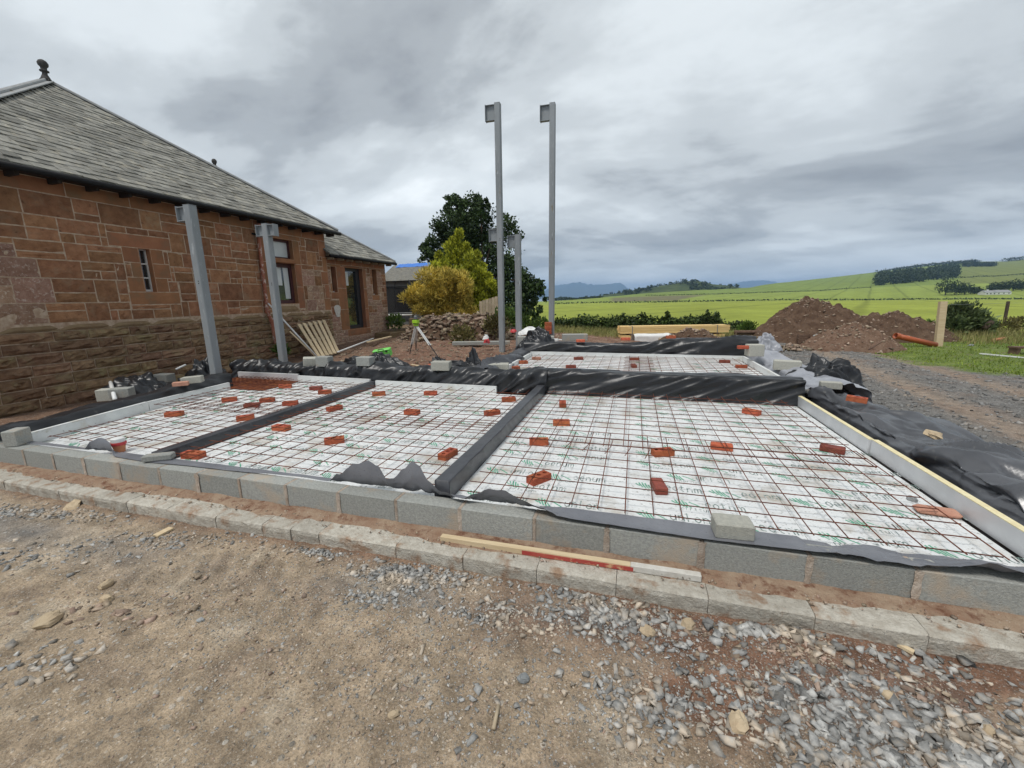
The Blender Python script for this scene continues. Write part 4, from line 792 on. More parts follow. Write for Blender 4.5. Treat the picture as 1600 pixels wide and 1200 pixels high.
for k, (a, b) in enumerate(zip(KX[:-1], KX[1:])):
    nu, nv = 10, 7; V = []; L = b-a-.004; yf = -.52 - .03*sstep(-.5, -4, np.float64((a+b)/2)) + random.uniform(-.004, .004)
    prof = [(-.25, 0.0), (yf+.09, 0.0), (yf+.020, -.002), (yf+.004, -.012), (yf, -.04), (yf+.003, -.09), (yf+.006, -.16)]
    for i in range(nu):
        u = -L/2+L*i/(nu-1); e = .003 if i in (0, nu-1) else 0
        for j, (y, z) in enumerate(prof):
            r_ = .008*fbm(u*14+k*3, y*30, z*30, 3); V.append((u, y+(e if j > 1 else 0)+r_-ko[1], -.236+z-e*.5+(.004*nz(u*14, y*14+k) if j < 4 else 0)-ko[2]))
    F = [tuple(q) for q in grid_faces(nu, nv)]; F += [tuple(j for j in range(nv)), tuple((nu-1)*nv+j for j in range(nv-1, -1, -1))]
    o = link('kerb_block', MB().add(V, F).mesh('kerb_block', MAT['kerb']), kb, loc=((a+b)/2-ko[0], 0, 0))
MB().box((0, .14, .02), (11.6, .5, .16)).build('mortar_bed', MAT['mortar'], kb)
# soil lying on the ledge against the wall
nx_, ny_ = 420, 9; X_ = np.linspace(-8.7, 2.5, nx_); V = []
for x in X_:
    wd = .14+.07*nz(x*1.1, 3.3)+.05*nz(x*6, 1)
    for j in range(ny_):
        t = j/(ny_-1); V.append((x, -.250-wd*t+.006*nz(x*20, j), -.237+.026*(1-t)**.7*(1+.5*nz(x*4, j*.5))+.006*nz(x*30, j*1.3)*(1-t)-.004*(t > .95)))
tag(link('soil', np_mesh('soil', V, grid_faces(nx_, ny_), MAT['redsoil'], smooth=False)), 'red brown soil lying along the ledge', None, None, 'stuff')
n = 900; x = rng.uniform(-7.5, 2.4, n); y = rng.uniform(-.44, -.262, n); s = .002+.010*rng.random(n)**3
tag(link('grit', stones_mesh('grit', np.stack([x, y, np.full(n, -.225)], 1), s, MAT['gravelwarm'])), 'grit and crumbs on the ledge below the block wall', None, None, 'stuff')
# timber length on the ledge
a, b = onz(688, 842, -.212), onz(1096, 905, -.212); d = Vector(b-a); L = d.length; rz = math.atan2(d.y, d.x)
tl = thing('timber_length', (a[0], a[1], -.212), 'long square timber lying on the ledge, partly painted red, end coated in mortar', 'timber', rz=rz)
MB().bbox((L*.38, .02, .0), (L*.76, .046, .042), .003).build('body', MAT['woodpale'], tl)
MB().box((L*.56, -.0045, -.004), (L*.42, .003, .030)).build('painted_band', MAT['woodred'], tl, label='red painted face')
MB().bbox((L*.88, .02, .0005), (L*.24, .049, .045), .004).build('coated_end', MAT['mortarwhite'], tl, label='mortar coated white end')

# floor boards with printed marks
def stroke(mb, pts, w, z):
    P = [Vector((p[0], p[1])) for p in pts]
    for i in range(len(P)-1):
        d = (P[i+1]-P[i]); n = Vector((-d.y, d.x)).normalized()*w/2
        mb.add([(*(P[i]-n), z), (*(P[i+1]-n), z), (*(P[i+1]+n), z), (*(P[i]+n), z)], [(0, 1, 2, 3)])
GLY = {'n': [[(0, 0), (0, 1)], [(0, .7), (.3, 1), (.6, .75), (.6, 0)]], 'u': [[(0, 1), (0, .3), (.3, 0), (.6, .3), (.6, 1)], [(.6, 1), (.6, 0)]],
       'o': [[(.3, 0), (0, .3), (0, .7), (.3, 1), (.6, .7), (.6, .3), (.3, 0)]], 'l': [[(.1, 0), (.1, 1.5)]], 'e': [[(0, .5), (.6, .5), (.5, .95), (.2, 1), (0, .6), (.1, .1), (.55, .05)]],
       'm': [[(0, 0), (0, 1)], [(0, .8), (.25, 1), (.4, .8), (.4, 0)], [(.4, .8), (.65, 1), (.8, .8), (.8, 0)]], 'r': [[(0, 0), (0, 1)], [(0, .7), (.3, 1), (.45, .95)]], 't': [[(.2, 1.4), (.2, .2), (.45, 0)], [(-.05, 1), (.5, 1)]]}
def marks(green, grey, x, y, ang, s, rr):
    ca, sa = math.cos(ang), math.sin(ang)
    def T(p, q): return (x+(p*ca-q*sa)*s, y+(p*sa+q*ca)*s)
    for k, (h0, h1) in enumerate(((.0, .055), (-.035, .085), (-.06, .10), (-.075, .085), (-.07, .045))):   # slanting stripes of a leaf
        x0 = .01+.036*k; stroke(green, [T(x0+.05, h0), T(x0+.018, (h0+h1)/2), T(x0, h1)], .017*s, 0)
    stroke(green, [T(.19, .06), T(.25, .02), T(.33, -.05)], .016*s, 0)
    word = rr.choice([['e', 'o', 't', 'n', 'm'], ['u', 'n', 'l', 'o', 'n'], ['o', 'e', 'n', 'u', 'm']])
    px_ = .36
    for g in word:
        for ln in GLY[g]: stroke(grey, [T(px_+q[0]*.085, -.03+q[1]*.115) for q in ln], .012*s, 0)
        px_ += .105 if g == 'm' else .08
    px_ = .10
    for g in rr.choices('nuoermlt', k=7):
        for ln in GLY[g]: stroke(grey, [T(px_+q[0]*.045, -.13+q[1]*.045) for q in ln], .006*s, 0)
        px_ += .045
def floor(label, x0, x1, y0, y1, z, xj, yj, seed, rotp=0.0, dens=1.0):
    o = (x0, y0, z); t = thing('insulation_floor', o, label, 'insulation'); rr = random.Random(seed)
    X = [x0]+[v for v in xj if x0 < v < x1]+[x1]; Y = [y0]+[v for v in yj if y0 < v < y1]+[y1]
    for a, b in zip(X[:-1], X[1:]):
        for c, d in zip(Y[:-1], Y[1:]):
            bd = link('board', MB().box((0, 0, 0), (b-a-.004, d-c-.004, .06)).mesh('board', MAT['board']), t, loc=((a+b)/2-x0, (c+d)/2-y0, -.03))
            g1, g2 = MB(), MB(); w, h = (b-a)/2-.05, (d-c)/2-.05; yy = -h+.05; row = 0
            while yy < h-.03:
                xx = -w+.02+(row % 2)*.28
                while xx < w-.42:
                    marks(g1, g2, xx, yy+.05, rotp+rr.uniform(-.03, .03), .72, rr); xx += .60/dens
                yy += .26/dens; row += 1
            if g1.v:
                link('printed_leaf', g1.mesh('printed_leaf', MAT['printgreen']), bd, loc=(0, 0, .0315)); link('printed_text', g2.mesh('printed_text', MAT['printgrey']), bd, loc=(0, 0, .0316))
    return t
floor('white printed insulation boards under mesh in the front right bay', -1.60, 2.165, -.06, 4.02, BZ, [-.2, 1.0], [1.25, 2.65], 1)
floor('white printed insulation boards under mesh in the front middle bay', -4.85, -1.735, -.06, 3.72, BZ, [-3.7, -2.5], [1.3, 2.6], 2)
floor('white insulation boards under mesh in the front left bay', -7.55, -4.975, -.06, 3.78, BZ, [-6.7, -5.5], [1.2, 2.4], 3, dens=.8)
floor('white insulation boards under mesh in the raised far bay', -2.66, 2.165, 4.20, 7.36, .08, [-1.4, -.2, 1.0], [5.4, 6.6], 4, dens=.7)
BAR = MB().tube([(-.5, 0, 0), (.5, 0, 0)], 1.0, 6).mesh('bar', MAT['rebar'])
def mesh_sheet(label, x0, x1, y0, y1, z, xb, yb, seed):
    o = (x0, y0, z); t = thing('rebar_mesh', o, label, 'rebar mesh'); rr = random.Random(seed); r = .0041
    for x in xb:
        b = link('bar', BAR, t, loc=(x-x0+rr.uniform(-.003, .003), (y1-y0)/2+rr.uniform(-.02, .02), .0042)); b.scale = (y1-y0, r, r); b.rotation_euler = (0, rr.uniform(-.002, .002), math.pi/2+rr.uniform(-.003, .003))
    for y in yb:
        b = link('bar', BAR, t, loc=((x1-x0)/2+rr.uniform(-.02, .02), y-y0+rr.uniform(-.003, .003), -.0042)); b.scale = (x1-x0, r, r); b.rotation_euler = (0, rr.uniform(-.002, .002), rr.uniform(-.003, .003))
A_ = lambda a, b, s=.2: list(np.arange(a, b+1e-6, s))
mesh_sheet('rusty steel mesh sheet nearest the camera in the front right bay', -1.52, 2.02, -.04, 1.78, 0.0, A_(-1.4, 2.0), A_(0, 1.75), 1)
mesh_sheet('rusty steel mesh sheet at the back of the front right bay', -1.55, 2.0, 1.32, 3.92, .012, A_(-1.45, 1.96), A_(1.38, 3.9), 2)
mesh_sheet('rusty steel mesh sheet at the front of the middle bay', -4.92, -1.78, -.02, 1.98, 0.0, A_(-4.70, -1.8), A_(.06, 1.95), 3)
mesh_sheet('rusty steel mesh sheet at the back of the middle bay', -4.82, -1.78, 1.45, 3.80, .012, A_(-4.66, -1.8), A_(1.52, 3.7), 4)
mesh_sheet('rusty steel mesh sheet at the front of the left bay', -7.0, -5.02, .05, 1.95, 0.0, A_(-6.9, -5.1), A_(.12, 1.9), 5)
mesh_sheet('rusty steel mesh sheet at the back of the left bay', -7.4, -5.05, 1.5, 3.70, .012, A_(-7.30, -5.1), A_(1.55, 3.65), 6)
mesh_sheet('rusty steel mesh sheet covering the left half of the far bay', -2.55, .25, 4.25, 7.28, .150, A_(-2.45, .2), A_(4.3, 7.2), 7)
mesh_sheet('rusty steel mesh sheet covering the right half of the far bay', -.35, 2.08, 4.25, 7.22, .162, A_(-.25, 2.05), A_(4.36, 7.2), 8)
mesh_sheet('pile of rusty mesh offcuts in the corner pit beside the near post', -8.1, -6.75, 3.05, 3.80, .02, A_(-8.05, -6.8, .11), A_(3.08, 3.78, .09), 9)
MB().add([(-8.35, 2.98, -.05), (-6.75, 2.98, -.06), (-6.72, 3.86, -.055), (-8.35, 3.86, -.04)], [(0, 1, 2, 3)]).build('pit_floor', MAT['rustpile'], label='rust stained floor of the corner pit beside the near post', cat='pit')
# starter bars bent up at the lap of the front right bay
for k, (px, py) in enumerate([(893, 690), (921, 693), (955, 697), (985, 700), (1015, 704)]):
    p = onz(px, py, .01); MB().tube([(p[0]-.05, p[1]-.22, .004), (p[0], p[1], .012), (p[0]+.01, p[1]+.16, .022)], .004, 5).build('bar_end', MAT['rebar'], label=('leftmost', 'second', 'third', 'fourth', 'rightmost')[k]+' of the short bent bars at the mesh lap in the front right bay', cat='steel bar', group='short bent bars at the mesh lap')

# edge boards (insulation upstands)
def upstand(p, q, z0, z1, th, label, face='upstand', top='upstand'):
    p, q = Vector((*p, 0)), Vector((*q, 0)); d = q-p; L = d.length
    t = thing('edge_board', (p.x, p.y, z0), label, 'insulation', rz=math.atan2(d.y, d.x))
    MB().box((L/2, 0, (z1-z0)/2-.002), (L, th, z1-z0-.004)).build('face', MAT[face], t)
    MB().box((L/2, 0, (z1-z0)), (L-.002, th-.002, .006)).build('core', MAT[top], t); return t
upstand((2.205, 4.10), (2.205, 1.965), BZ, .082, .05, 'silver faced edge board along the right side, far piece', 'foil', 'foamcore')
upstand((2.225, 1.95), (2.225, -.22), BZ, .088, .055, 'silver faced edge board along the right side, near piece with yellow foam edge', 'foil', 'foamcore')
upstand((-4.84, 3.745), (-2.43, 3.715), BZ, .06, .05, 'white edge board along the back of the middle bay')
upstand((-6.72, 3.84), (-5.0, 3.80), BZ, .065, .05, 'white edge board along the back of the left bay')
upstand((-8.3, 3.86), (-6.75, 3.885), BZ-.02, .085, .04, 'grey edge board behind the rusty corner pit', 'foil', 'upstand')
upstand((-7.03, -.12), (-7.36, 1.45), BZ, .07, .05, 'white edge board along the left side, near piece')
upstand((-7.37, 1.47), (-7.50, 2.95), BZ, .065, .045, 'white edge board along the left side, far piece')
upstand((-2.70, 7.36), (2.22, 7.36), .08, .20, .05, 'white edge board along the far end of the far bay')
upstand((2.20, 7.32), (2.20, 4.36), .08, .20, .05, 'white edge board along the right of the far bay')
upstand((-2.69, 7.32), (-2.69, 5.2), .08, .17, .05, 'white edge board along the left of the far bay')

# ------------------------------------------------------------------ black polythene
def tl(s, t, seed):
    """random heights on a triangular lattice, joined by flat facets: the creases of crumpled film"""
    s += .45*nz(s*.6+seed, t*.6); t += .45*nz(t*.6-seed, s*.6, 3.0)
    i, j = math.floor(s), math.floor(t); x, y = s-i, t-j
    def h(a, b): q = math.sin(a*127.1+b*311.7+seed*17.13)*43758.5453; return q-math.floor(q)
    if x+y < 1: return h(i, j)+(h(i+1, j)-h(i, j))*x+(h(i, j+1)-h(i, j))*y-.5
    return h(i+1, j+1)+(h(i, j+1)-h(i+1, j+1))*(1-x)+(h(i+1, j)-h(i+1, j+1))*(1-y)-.5
def crease(s, t, seed):
    """folded film: flat facets of several sizes plus a few long warped pleats"""
    v = .50*tl(s*.9, t*.9, seed)+.46*tl(s*1.9+7, t*1.9, seed+1)+.27*tl(s*3.9, t*3.9+5, seed+2)
    w1 = nz(s*.55+seed, t*.55, seed)*1.0
    for k, (dx, dy, f, a) in enumerate(((1, .25, .8, .55), (.75, -.7, .9, .45), (.9, .6, 1.7, .25))):
        ph = (s*dx+t*dy)*f+w1*(1 if k % 2 else -1)+k*1.37+seed; tri = abs((ph % 1.0)*2-1)
        v += a*(max(tri, .45)-.6)*max(0.0, nz(s*.45+k*9.1, t*.45-seed, seed+k*2.3)*2.0+.25)
    return v*1.9
def sheet(name, fn, nu, nv, mat, label, amp, fu, fv, seed, shear=0.0, wf=None, cat='polythene', parent=None, smooth=True):
    U = np.linspace(0, 1, nu); Vv = np.linspace(0, 1, nv); P = np.array([[fn(u, v) for v in Vv] for u in U], float)
    du = np.gradient(P, axis=0); dv = np.gradient(P, axis=1); nn = np.cross(du, dv); nn /= np.linalg.norm(nn, axis=2, keepdims=True)+1e-9
    D = np.array([[crease((u+shear*v)*fu, v*fv, seed)*(wf(u, v) if wf else 1.0) for v in Vv] for u in U])*amp
    sg = np.sign(nn[..., 2:3].sum())or 1; P = P+nn*sg*D[..., None]
    me = np_mesh(name, P.reshape(-1, 3), grid_faces(nu, nv), MAT[mat], smooth=smooth)
    return link(name, me, parent, label=label, cat=cat)
def poly(pts, v):
    L = [0.0]
    for a, b in zip(pts[:-1], pts[1:]): L.append(L[-1]+math.dist(a, b))
    s = v*L[-1]; return [float(np.interp(s, L, [p[k] for p in pts])) for k in range(len(pts[0]))]
def wall_fn(x0, x1, prof, zf=None, yf=None):
    def fn(u, v):
        x = x0+(x1-x0)*u; y, z = poly(prof, v)
        return (x, y+(yf(x) if yf else 0), z*(zf(x) if zf and z > 0 else 1))
    return fn
# dividers: timber strips wrapped in polythene
def divider(x0, x1, y0, y1, zt, label, seed, xe=0.0):
    pr = [(x1+.006, BZ), (x1, zt-.006), (x1-.006, zt), (x0+.006, zt+.001), (x0, zt-.006), (x0-.006, BZ)]
    def fn(u, v): x, z = poly(pr, v); return (x+xe*u, y0+(y1-y0)*max(u, .012), z if u > .005 else BZ-.02)
    return sheet('divider_strip', fn, 160, 49, 'plasticgrey', label, .009, 16, 1.6, seed, .12, lambda u, v: 1.0 if abs(v-.5) > .15 else .35, cat='divider')
divider(-1.735, -1.605, -.10, 3.95, .095, 'black wrapped divider strip between the front middle and front right bays', 3.0)
divider(-4.975, -4.865, -.12, 3.76, .045, 'black wrapped divider strip between the front left and middle bays', 6.0)
prof = [(3.90, -.066), (3.925, 0), (3.945, .29), (3.975, .330), (4.10, .338), (4.24, .330), (4.30, .28), (4.32, .085)]
sheet('polythene_sheet', wall_fn(-1.62, 2.26, prof), 220, 50, 'plastic', 'black polythene over the low wall between front and far right bays', .050, 7.0, 2.2, 1.0, -.75, lambda u, v: 1.0 if v < .52 else .45)
prof = [(3.83, -.066), (3.85, .06), (3.89, .24), (3.96, .30), (4.12, .31), (4.28, .24), (4.40, .02), (4.46, -.25)]
sheet('polythene_sheet', wall_fn(-5.2, -1.58, prof), 220, 50, 'plastic', 'crumpled black polythene over the wall behind the middle bay', .095, 9.0, 2.8, 12.0, -.5)
prof = [(3.90, -.06), (3.93, .05), (3.97, .20), (4.04, .26), (4.2, .27), (4.36, .2), (4.45, .0), (4.5, -.3)]
sheet('polythene_sheet', wall_fn(-8.6, -5.1, prof), 220, 50, 'plastic', 'shiny crumpled black polythene behind the left bay under the stone house', .10, 11.0, 3.0, 23.0, -.3)
def lf(u, v):
    y = -.22+3.35*u; xu = float(np.interp(y, [-.12, 1.45, 2.95], [-7.06, -7.39, -7.53]))
    o, z = poly([(-.035, -.02), (-.06, .07), (-.12, .155), (-.26, .17), (-.40, .11), (-.50, -.05), (-.56, -.34)], v); k = 1+.25*(y > 1.5)*sstep(1.5, 2.4, np.float64(y))
    return (xu+o, y, z*k if z > 0 else z)
sheet('polythene_sheet', lf, 110, 26, 'plastic', 'smooth roll of black polythene along the left edge of the slab', .045, 5.5, 1.2, 31.0, .4, lambda u, v: 1.0 if u > .16 else 2.4)
def rf(u, v):
    y = -.75+4.75*u; w = .62+.72*float(sstep(3.2, 2.95, np.float64(y)))+.25*nz(y*1.3, 7); h = 1.0+.35*nz(y*1.1, 2.0)
    o, z = poly([(.11, -.30), (.115, -.06), (.125, .10), (.16, .15), (.42, .145), (.75, .10), (.93, -.04), (1.0, -.30)], v)
    return (2.30+(o if o < .16 else .16+(o-.16)*w), y, z*h if z > 0 else z)
sheet('polythene_sheet', rf, 230, 90, 'plasticdusty', 'wide crumpled black polythene over the right hand wall nearest the camera', .17, 7.0, 4.2, 43.0, .2, lambda u, v: .35 if v < .22 else 1.0)
def rf2(u, v):
    y = 4.2+3.7*u; h = 1.0+.4*nz(y*1.3, 5.0)
    o, z = poly([(0, .0), (.03, .10), (.10, .20), (.25, .27), (.5, .24), (.72, .10), (.8, -.3)], v)
    return (2.30+o*(1.15-.2*u), y, z*h if z > 0 else z)
sheet('polythene_sheet', rf2, 140, 50, 'plasticpale', 'pale grey dusty polythene over the wall right of the far bay', .15, 5.0, 3.0, 55.0, .3)
prof = [(7.40, .10), (7.42, .36), (7.46, .425), (7.6, .44), (7.85, .40), (7.95, .2), (8.0, -.15)]
sheet('polythene_sheet', wall_fn(-2.9, 2.5, prof, lambda x: 1+.30*float(sstep(-.4, 1.2, np.float64(x)))), 150, 30, 'plastic', 'black polythene over the wall at the far end of the far bay', .09, 8.0, 2.0, 61.0, -.8)
def lf2(u, v):
    y = 4.35+3.3*u; o, z = poly([(0, .08), (-.04, .17), (-.12, .23), (-.3, .22), (-.5, .08), (-.62, -.15)], v); return (-2.74+o, y, z)
sheet('polythene_sheet', lf2, 80, 26, 'plasticgrey', 'grey crumpled polythene along the left of the far bay below the tall posts', .15, 6.0, 2.4, 71.0, .3)
def heap(c, rx, ry, h, mat, label, seed, ang=0.0, amp=.09, f=2.4, lean=(0, 0), nr=44, na=84, pw=1.6):
    V, F = [], []
    for j in range(nr):
        r = j/(nr-1)
        for i in range(na):
            a = 2*math.pi*i/na; k = 1+.35*nz(math.cos(a)*1.5+seed, math.sin(a)*1.5, seed)
            x0, y0 = rx*r*math.cos(a)*k, ry*r*math.sin(a)*k; z = h*(1-r**pw); cz = crease(x0*f/max(rx, .2)+seed, y0*f/max(ry, .2), seed)
            x = x0*math.cos(ang)-y0*math.sin(ang)+lean[0]*z/max(h, .01); y = x0*math.sin(ang)+y0*math.cos(ang)+lean[1]*z/max(h, .01)
            q = 1.2*amp*cz*(1-.4*r); V.append((x+q*.6*math.cos(a), y+q*.6*math.sin(a), z+q))
    for j in range(nr-1):
        for i in range(na): F.append((j*na+i, (j+1)*na+i, (j+1)*na+(i+1) % na, j*na+(i+1) % na))
    return link('polythene_heap', np_mesh('polythene_heap', V, F, MAT[mat], smooth=True), loc=tuple(map(float, c)), label=label, cat='polythene')
heap(onz(212, 612, -.12), .62, .38, .34, 'plastic', 'crumpled heap of black polythene by the house wall at the left', 3.0, .6, .12)
heap(onz(322, 594, -.1), .50, .34, .42, 'plastic', 'dark bunch of black polythene behind the near post', 8.0, .4, .12)
heap(onz(575, 580, .0)+np.array([0, .35, 0]), .95, .35, .36, 'plastic', 'folded black polythene bulging behind the blocks near the green case', 15.0, .1, .12)
heap(onz(687, 574, .12), .22, .18, .26, 'plastic', 'small dark knot of polythene beside a pale block', 21.0, .2, .08)
heap(onz(742, 574, .15), .24, .12, .44, 'plastic', 'pointed upright flap of black polythene left of the tall post', 26.0, -.2, .06, lean=(-.05, 0), pw=1.0)
heap(onz(720, 578, .1), .8, .25, .20, 'plastic', 'flat folded black polythene running toward the pointed flap', 29.0, .1, .07)
heap(onz(838, 545, .2), .62, .42, .55, 'plastic', 'bulky black polythene bundle at the foot of the tall posts', 33.0, .1, .14)
heap(onz(1292, 600, .05), .62, .44, .42, 'plastic', 'crumpled black polythene bunched at the right end of the low wall', 37.0, .5, .16)
heap(onz(1152, 552, .2), .40, .30, .40, 'plastic', 'gathered black polythene at the far right corner of the far bay', 44.0, .2, .12)
heap(onz(1195, 548, .15), .42, .34, .42, 'plasticpale', 'pale humped polythene beside the stacked block at the far right', 47.0, .3, .10)
# strip lying along the top of the front wall, its free edge curling up in places
ED = [(-60, 707, -.16), (20, 690, -.12), (90, 698, -.12), (132, 702, -.12), (140, 690, -.08), (158, 684, -.03), (170, 690, -.05), (180, 716, -.16), (235, 728, -.18), (300, 732, -.15), (362, 738, -.14), (420, 740, -.12), (475, 746, -.10), (512, 752, -.11),
      (530, 742, -.11), (552, 727, -.11), (574, 717, -.10), (590, 725, -.11), (603, 746, -.14), (615, 744, -.12), (630, 733, -.10), (645, 720, -.09), (655, 728, -.09), (668, 752, -.12), (690, 768, -.14), (712, 775, -.18), (726, 776, -.19), (742, 769, -.17), (765, 761, -.16), (785, 764, -.16), (805, 775, -.18), (840, 792, -.21), (870, 806, -.235),
      (900, 812, -.25), (950, 819, -.258), (1000, 827, -.262), (1060, 836, -.264), (1100, 842, -.264), (1150, 848, -.264), (1250, 859, -.264), (1340, 867, -.262), (1384, 877, -.268), (1440, 883, -.266), (1500, 886, -.262), (1560, 884, -.256), (1600, 893, -.264), (1660, 903, -.264)]
EP = np.array([ony(*e) for e in ED]); order = np.argsort(EP[:, 0]); EP = EP[order]
SX = np.unique(np.concatenate([np.linspace(EP[0, 0], EP[-1, 0], 300), EP[:, 0]]))
def smooth_interp(x, X, Y):
    i = int(np.clip(np.searchsorted(X, x)-1, 0, len(X)-2)); t = (x-X[i])/max(1e-6, X[i+1]-X[i]); t = t*t*(3-2*t)*.55+t*.45; return Y[i]*(1-t)+Y[i+1]*t
V = []; NVS = 12
for x in SX:
    ye, ze = smooth_interp(x, EP[:, 0], EP[:, 1]), smooth_interp(x, EP[:, 0], EP[:, 2]); lift = max(0.0, ze+.0)
    yi, zi = -.045+.006*nz(x*2, 1), BZ+.045+.004*nz(x*3, 8)
    for j in range(NVS):
        t = j/(NVS-1); y = yi+(ye-yi)*t; z = zi+(ze-zi)*(t**1.6) + .012*crease(x*6, t*2, 4.0)*(.2 if lift < .02 else 2.2)
        if lift < .02: z = max(z, -.012+.004*nz(x*6, t*3)) if y > -.252 else z
        V.append((x, y-(.05*lift*math.sin(math.pi*t)*4 if lift > .02 else 0), z))
me = np_mesh('polythene_strip', V, grid_faces(len(SX), NVS), MAT['plasticstrip'], smooth=True); link('polythene_strip', me, label='strip of grey black polythene along the front block wall, curling up in the middle', cat='polythene')

# ------------------------------------------------------------------ bricks and loose blocks
def brick_mesh():
    L, W, H = .215, .1025, .065; mb = MB(); hx, hy = L/2, W/2
    mb.add([(-hx, -hy, 0), (hx, -hy, 0), (hx, hy, 0), (-hx, hy, 0), (-hx, -hy, H), (hx, -hy, H), (hx, hy, H), (-hx, hy, H)], [(0, 3, 2, 1), (0, 1, 5, 4), (1, 2, 6, 5), (2, 3, 7, 6), (3, 0, 4, 7)])
    for k in range(3):
        a, b = -hx+L*k/3, -hx+L*(k+1)/3; m = (a+b)/2; r = .021; o = []
        out = [(b, 0), (b, hy), (m, hy), (a, hy), (a, 0), (a, -hy), (m, -hy), (b, -hy)]
        V = [(x, y, H) for x, y in out]+[(m+r*math.cos(math.pi*i/4), r*math.sin(math.pi*i/4), H) for i in range(8)]+[(m+r*math.cos(math.pi*i/4), r*math.sin(math.pi*i/4), H-.04) for i in range(8)]
        F = [(i, (i+1) % 8, 8+(i+1) % 8, 8+i) for i in range(8)]+[(8+i, 8+(i+1) % 8, 16+(i+1) % 8, 16+i) for i in range(8)]+[tuple(range(16, 24))]
        mb.add(V, F)
    return mb
BM = {m: brick_mesh().mesh('brick', MAT[m]) for m in ('brick', 'brickdark', 'bricktan')}
PB = {m: MB().bbox((0, 0, .0325), (.215, .1025, .065), .007).mesh('brick', MAT[m]) for m in ('brick', 'brickdark', 'bricktan')}
def brick(px, py, ang, z, label, m='brick', plain=False, tilt=(0, 0), sx=1.0):
    c = onz(px, py, z); o = link('brick', (PB if plain else BM)[m], loc=(c[0], c[1], z), label=label, cat='brick'); o.rotation_euler = (*tilt, math.radians(ang)); o.scale = (sx, 1, 1); return o
z = BZ
brick(1035, 711, 24, z, 'three-hole red brick mid front right bay, left of the plain faced one')
brick(842, 752, 55, z, 'three-hole red brick nearest the front edge, beside the right divider strip')
brick(1029, 765, 101, z, 'dark red brick lying end-on nearest the pale block on the front wall', 'brickdark', True)
brick(1127, 702, -7, z, 'plain faced orange brick right of centre in the front right bay', 'brick', True)
brick(1300, 706, -25, z, 'dark wet brick near the silver edge board of the front right bay', 'brickdark', True)
brick(1174, 647, -38, z, 'single orange brick near the back right of the front right bay')
brick(842, 694, 14, z, 'red brick with holes at left of the front right bay, second from the front')
brick(877, 664, 12, z, 'red brick with holes at left of the front right bay, third from the front')
brick(879, 634, 100, z, 'red brick lying end-on at the back left corner of the front right bay')
brick(700, 714, 78, z, 'red brick lying end-on nearest the front edge of the middle bay')
brick(523, 692, 38, z, 'red brick in the middle bay nearest its front left, with a shadowed hole')
brick(644, 647, -2, z, 'red brick alone in the middle of the middle bay')
brick(769, 648, 45, z, 'red brick beside the right divider strip in the middle bay')
brick(592, 618, 40, z, 'red brick at the back left of the middle bay')
brick(673, 617, 14, z, 'red brick at the back of the middle bay under the white edge board')
brick(795, 627, 28, z, 'red brick at the back right corner of the middle bay')
brick(523, 641, 70, z, 'small looking end-on brick beside the left divider strip, middle bay')
brick(440, 672, 0, z, 'red brick beside the left divider strip halfway along the middle bay')
brick(303, 715, 8, z, 'red brick with holes at the front left corner of the middle bay')
brick(273, 650, 35, z, 'red brick lying against the white left edge board')
brick(384, 656, 45, z, 'red brick half hidden behind the left divider strip, left bay')
brick(394, 636, 28, z, 'dark brick just behind the half hidden one in the left bay', 'brickdark', True)
brick(418, 628, 32, z, 'red brick mid left bay, right of the brick at the board end')
brick(359, 627, 45, z, 'red brick at the end of the left edge board')
brick(446, 606, 32, z, 'red brick beside the rusty corner pit')
brick(494, 609, 15, z, 'dark brick at the back of the left bay', 'brickdark', True)
brick(508, 615, 32, z, 'red brick at the back of the left bay, next to the dark one')
brick(454, 633, 30, z, 'red brick mostly sunk behind the left divider strip')
z = .08
brick(817, 568, 32, z, 'red brick at the left of the far bay')
brick(806, 577, 42, z, 'broken red brick nearest the front left of the far bay', sx=.7)
brick(838, 562, 10, z, 'tan brick at the back left of the far bay', 'bricktan', True)
brick(892, 575, 14, z, 'dark brick in the left half of the far bay', 'brickdark', True)
brick(904, 562, 30, z, 'dark brick at the back of the left half of the far bay', 'brickdark', True)
brick(991, 563, 10, z, 'red brown brick at the back middle of the far bay', 'brickdark')
brick(990, 574, 100, z, 'dark end-on brick in the middle of the far bay', 'brickdark', True)
brick(1132, 567, 4, z, 'dark brick at the back right of the far bay', 'brickdark', True)
brick(1158, 575, -4, z, 'red brown brick at the right of the far bay', 'brick', True)
for px, lab in ((907, 'leftmost'), (977, 'middle'), (1047, 'rightmost')):
    p = ony(px, 541, 7.52); zz = .445+.06*(px > 950)+.06*(px > 1010); o = link('brick', PB['brick'], loc=(p[0], 7.50, zz), label=lab+' of three red bricks weighing down polythene at the far end', cat='brick', group='bricks on the far polythene'); o.rotation_euler = (0, 0, .2)
p = onz(1338, 628, .16); o = link('brick', BM['brick'], loc=(p[0], p[1], .165), label='red brick with holes on the crumpled polythene to the right', cat='brick'); o.rotation_euler = (0, .05, -.5)
p = onz(1161, 545, .45); o = link('brick', PB['brick'], loc=tuple(p), label='bright red brick on polythene at the far right corner', cat='brick'); o.rotation_euler = (0, 0, .1)
p = onz(283, 603, .20); o = link('brick', PB['bricktan'], loc=(p[0], p[1], .205), label='pinkish old brick on the black roll at the left', cat='brick'); o.rotation_euler = (0, 0, .75)
p = onz(672, 574, .16); o = link('brick', PB['brick'], loc=tuple(p), label='small red brick at the left foot of the tall post', cat='brick'); o.rotation_euler = (0, 0, 1.6); o.scale = (.8, .8, 1)
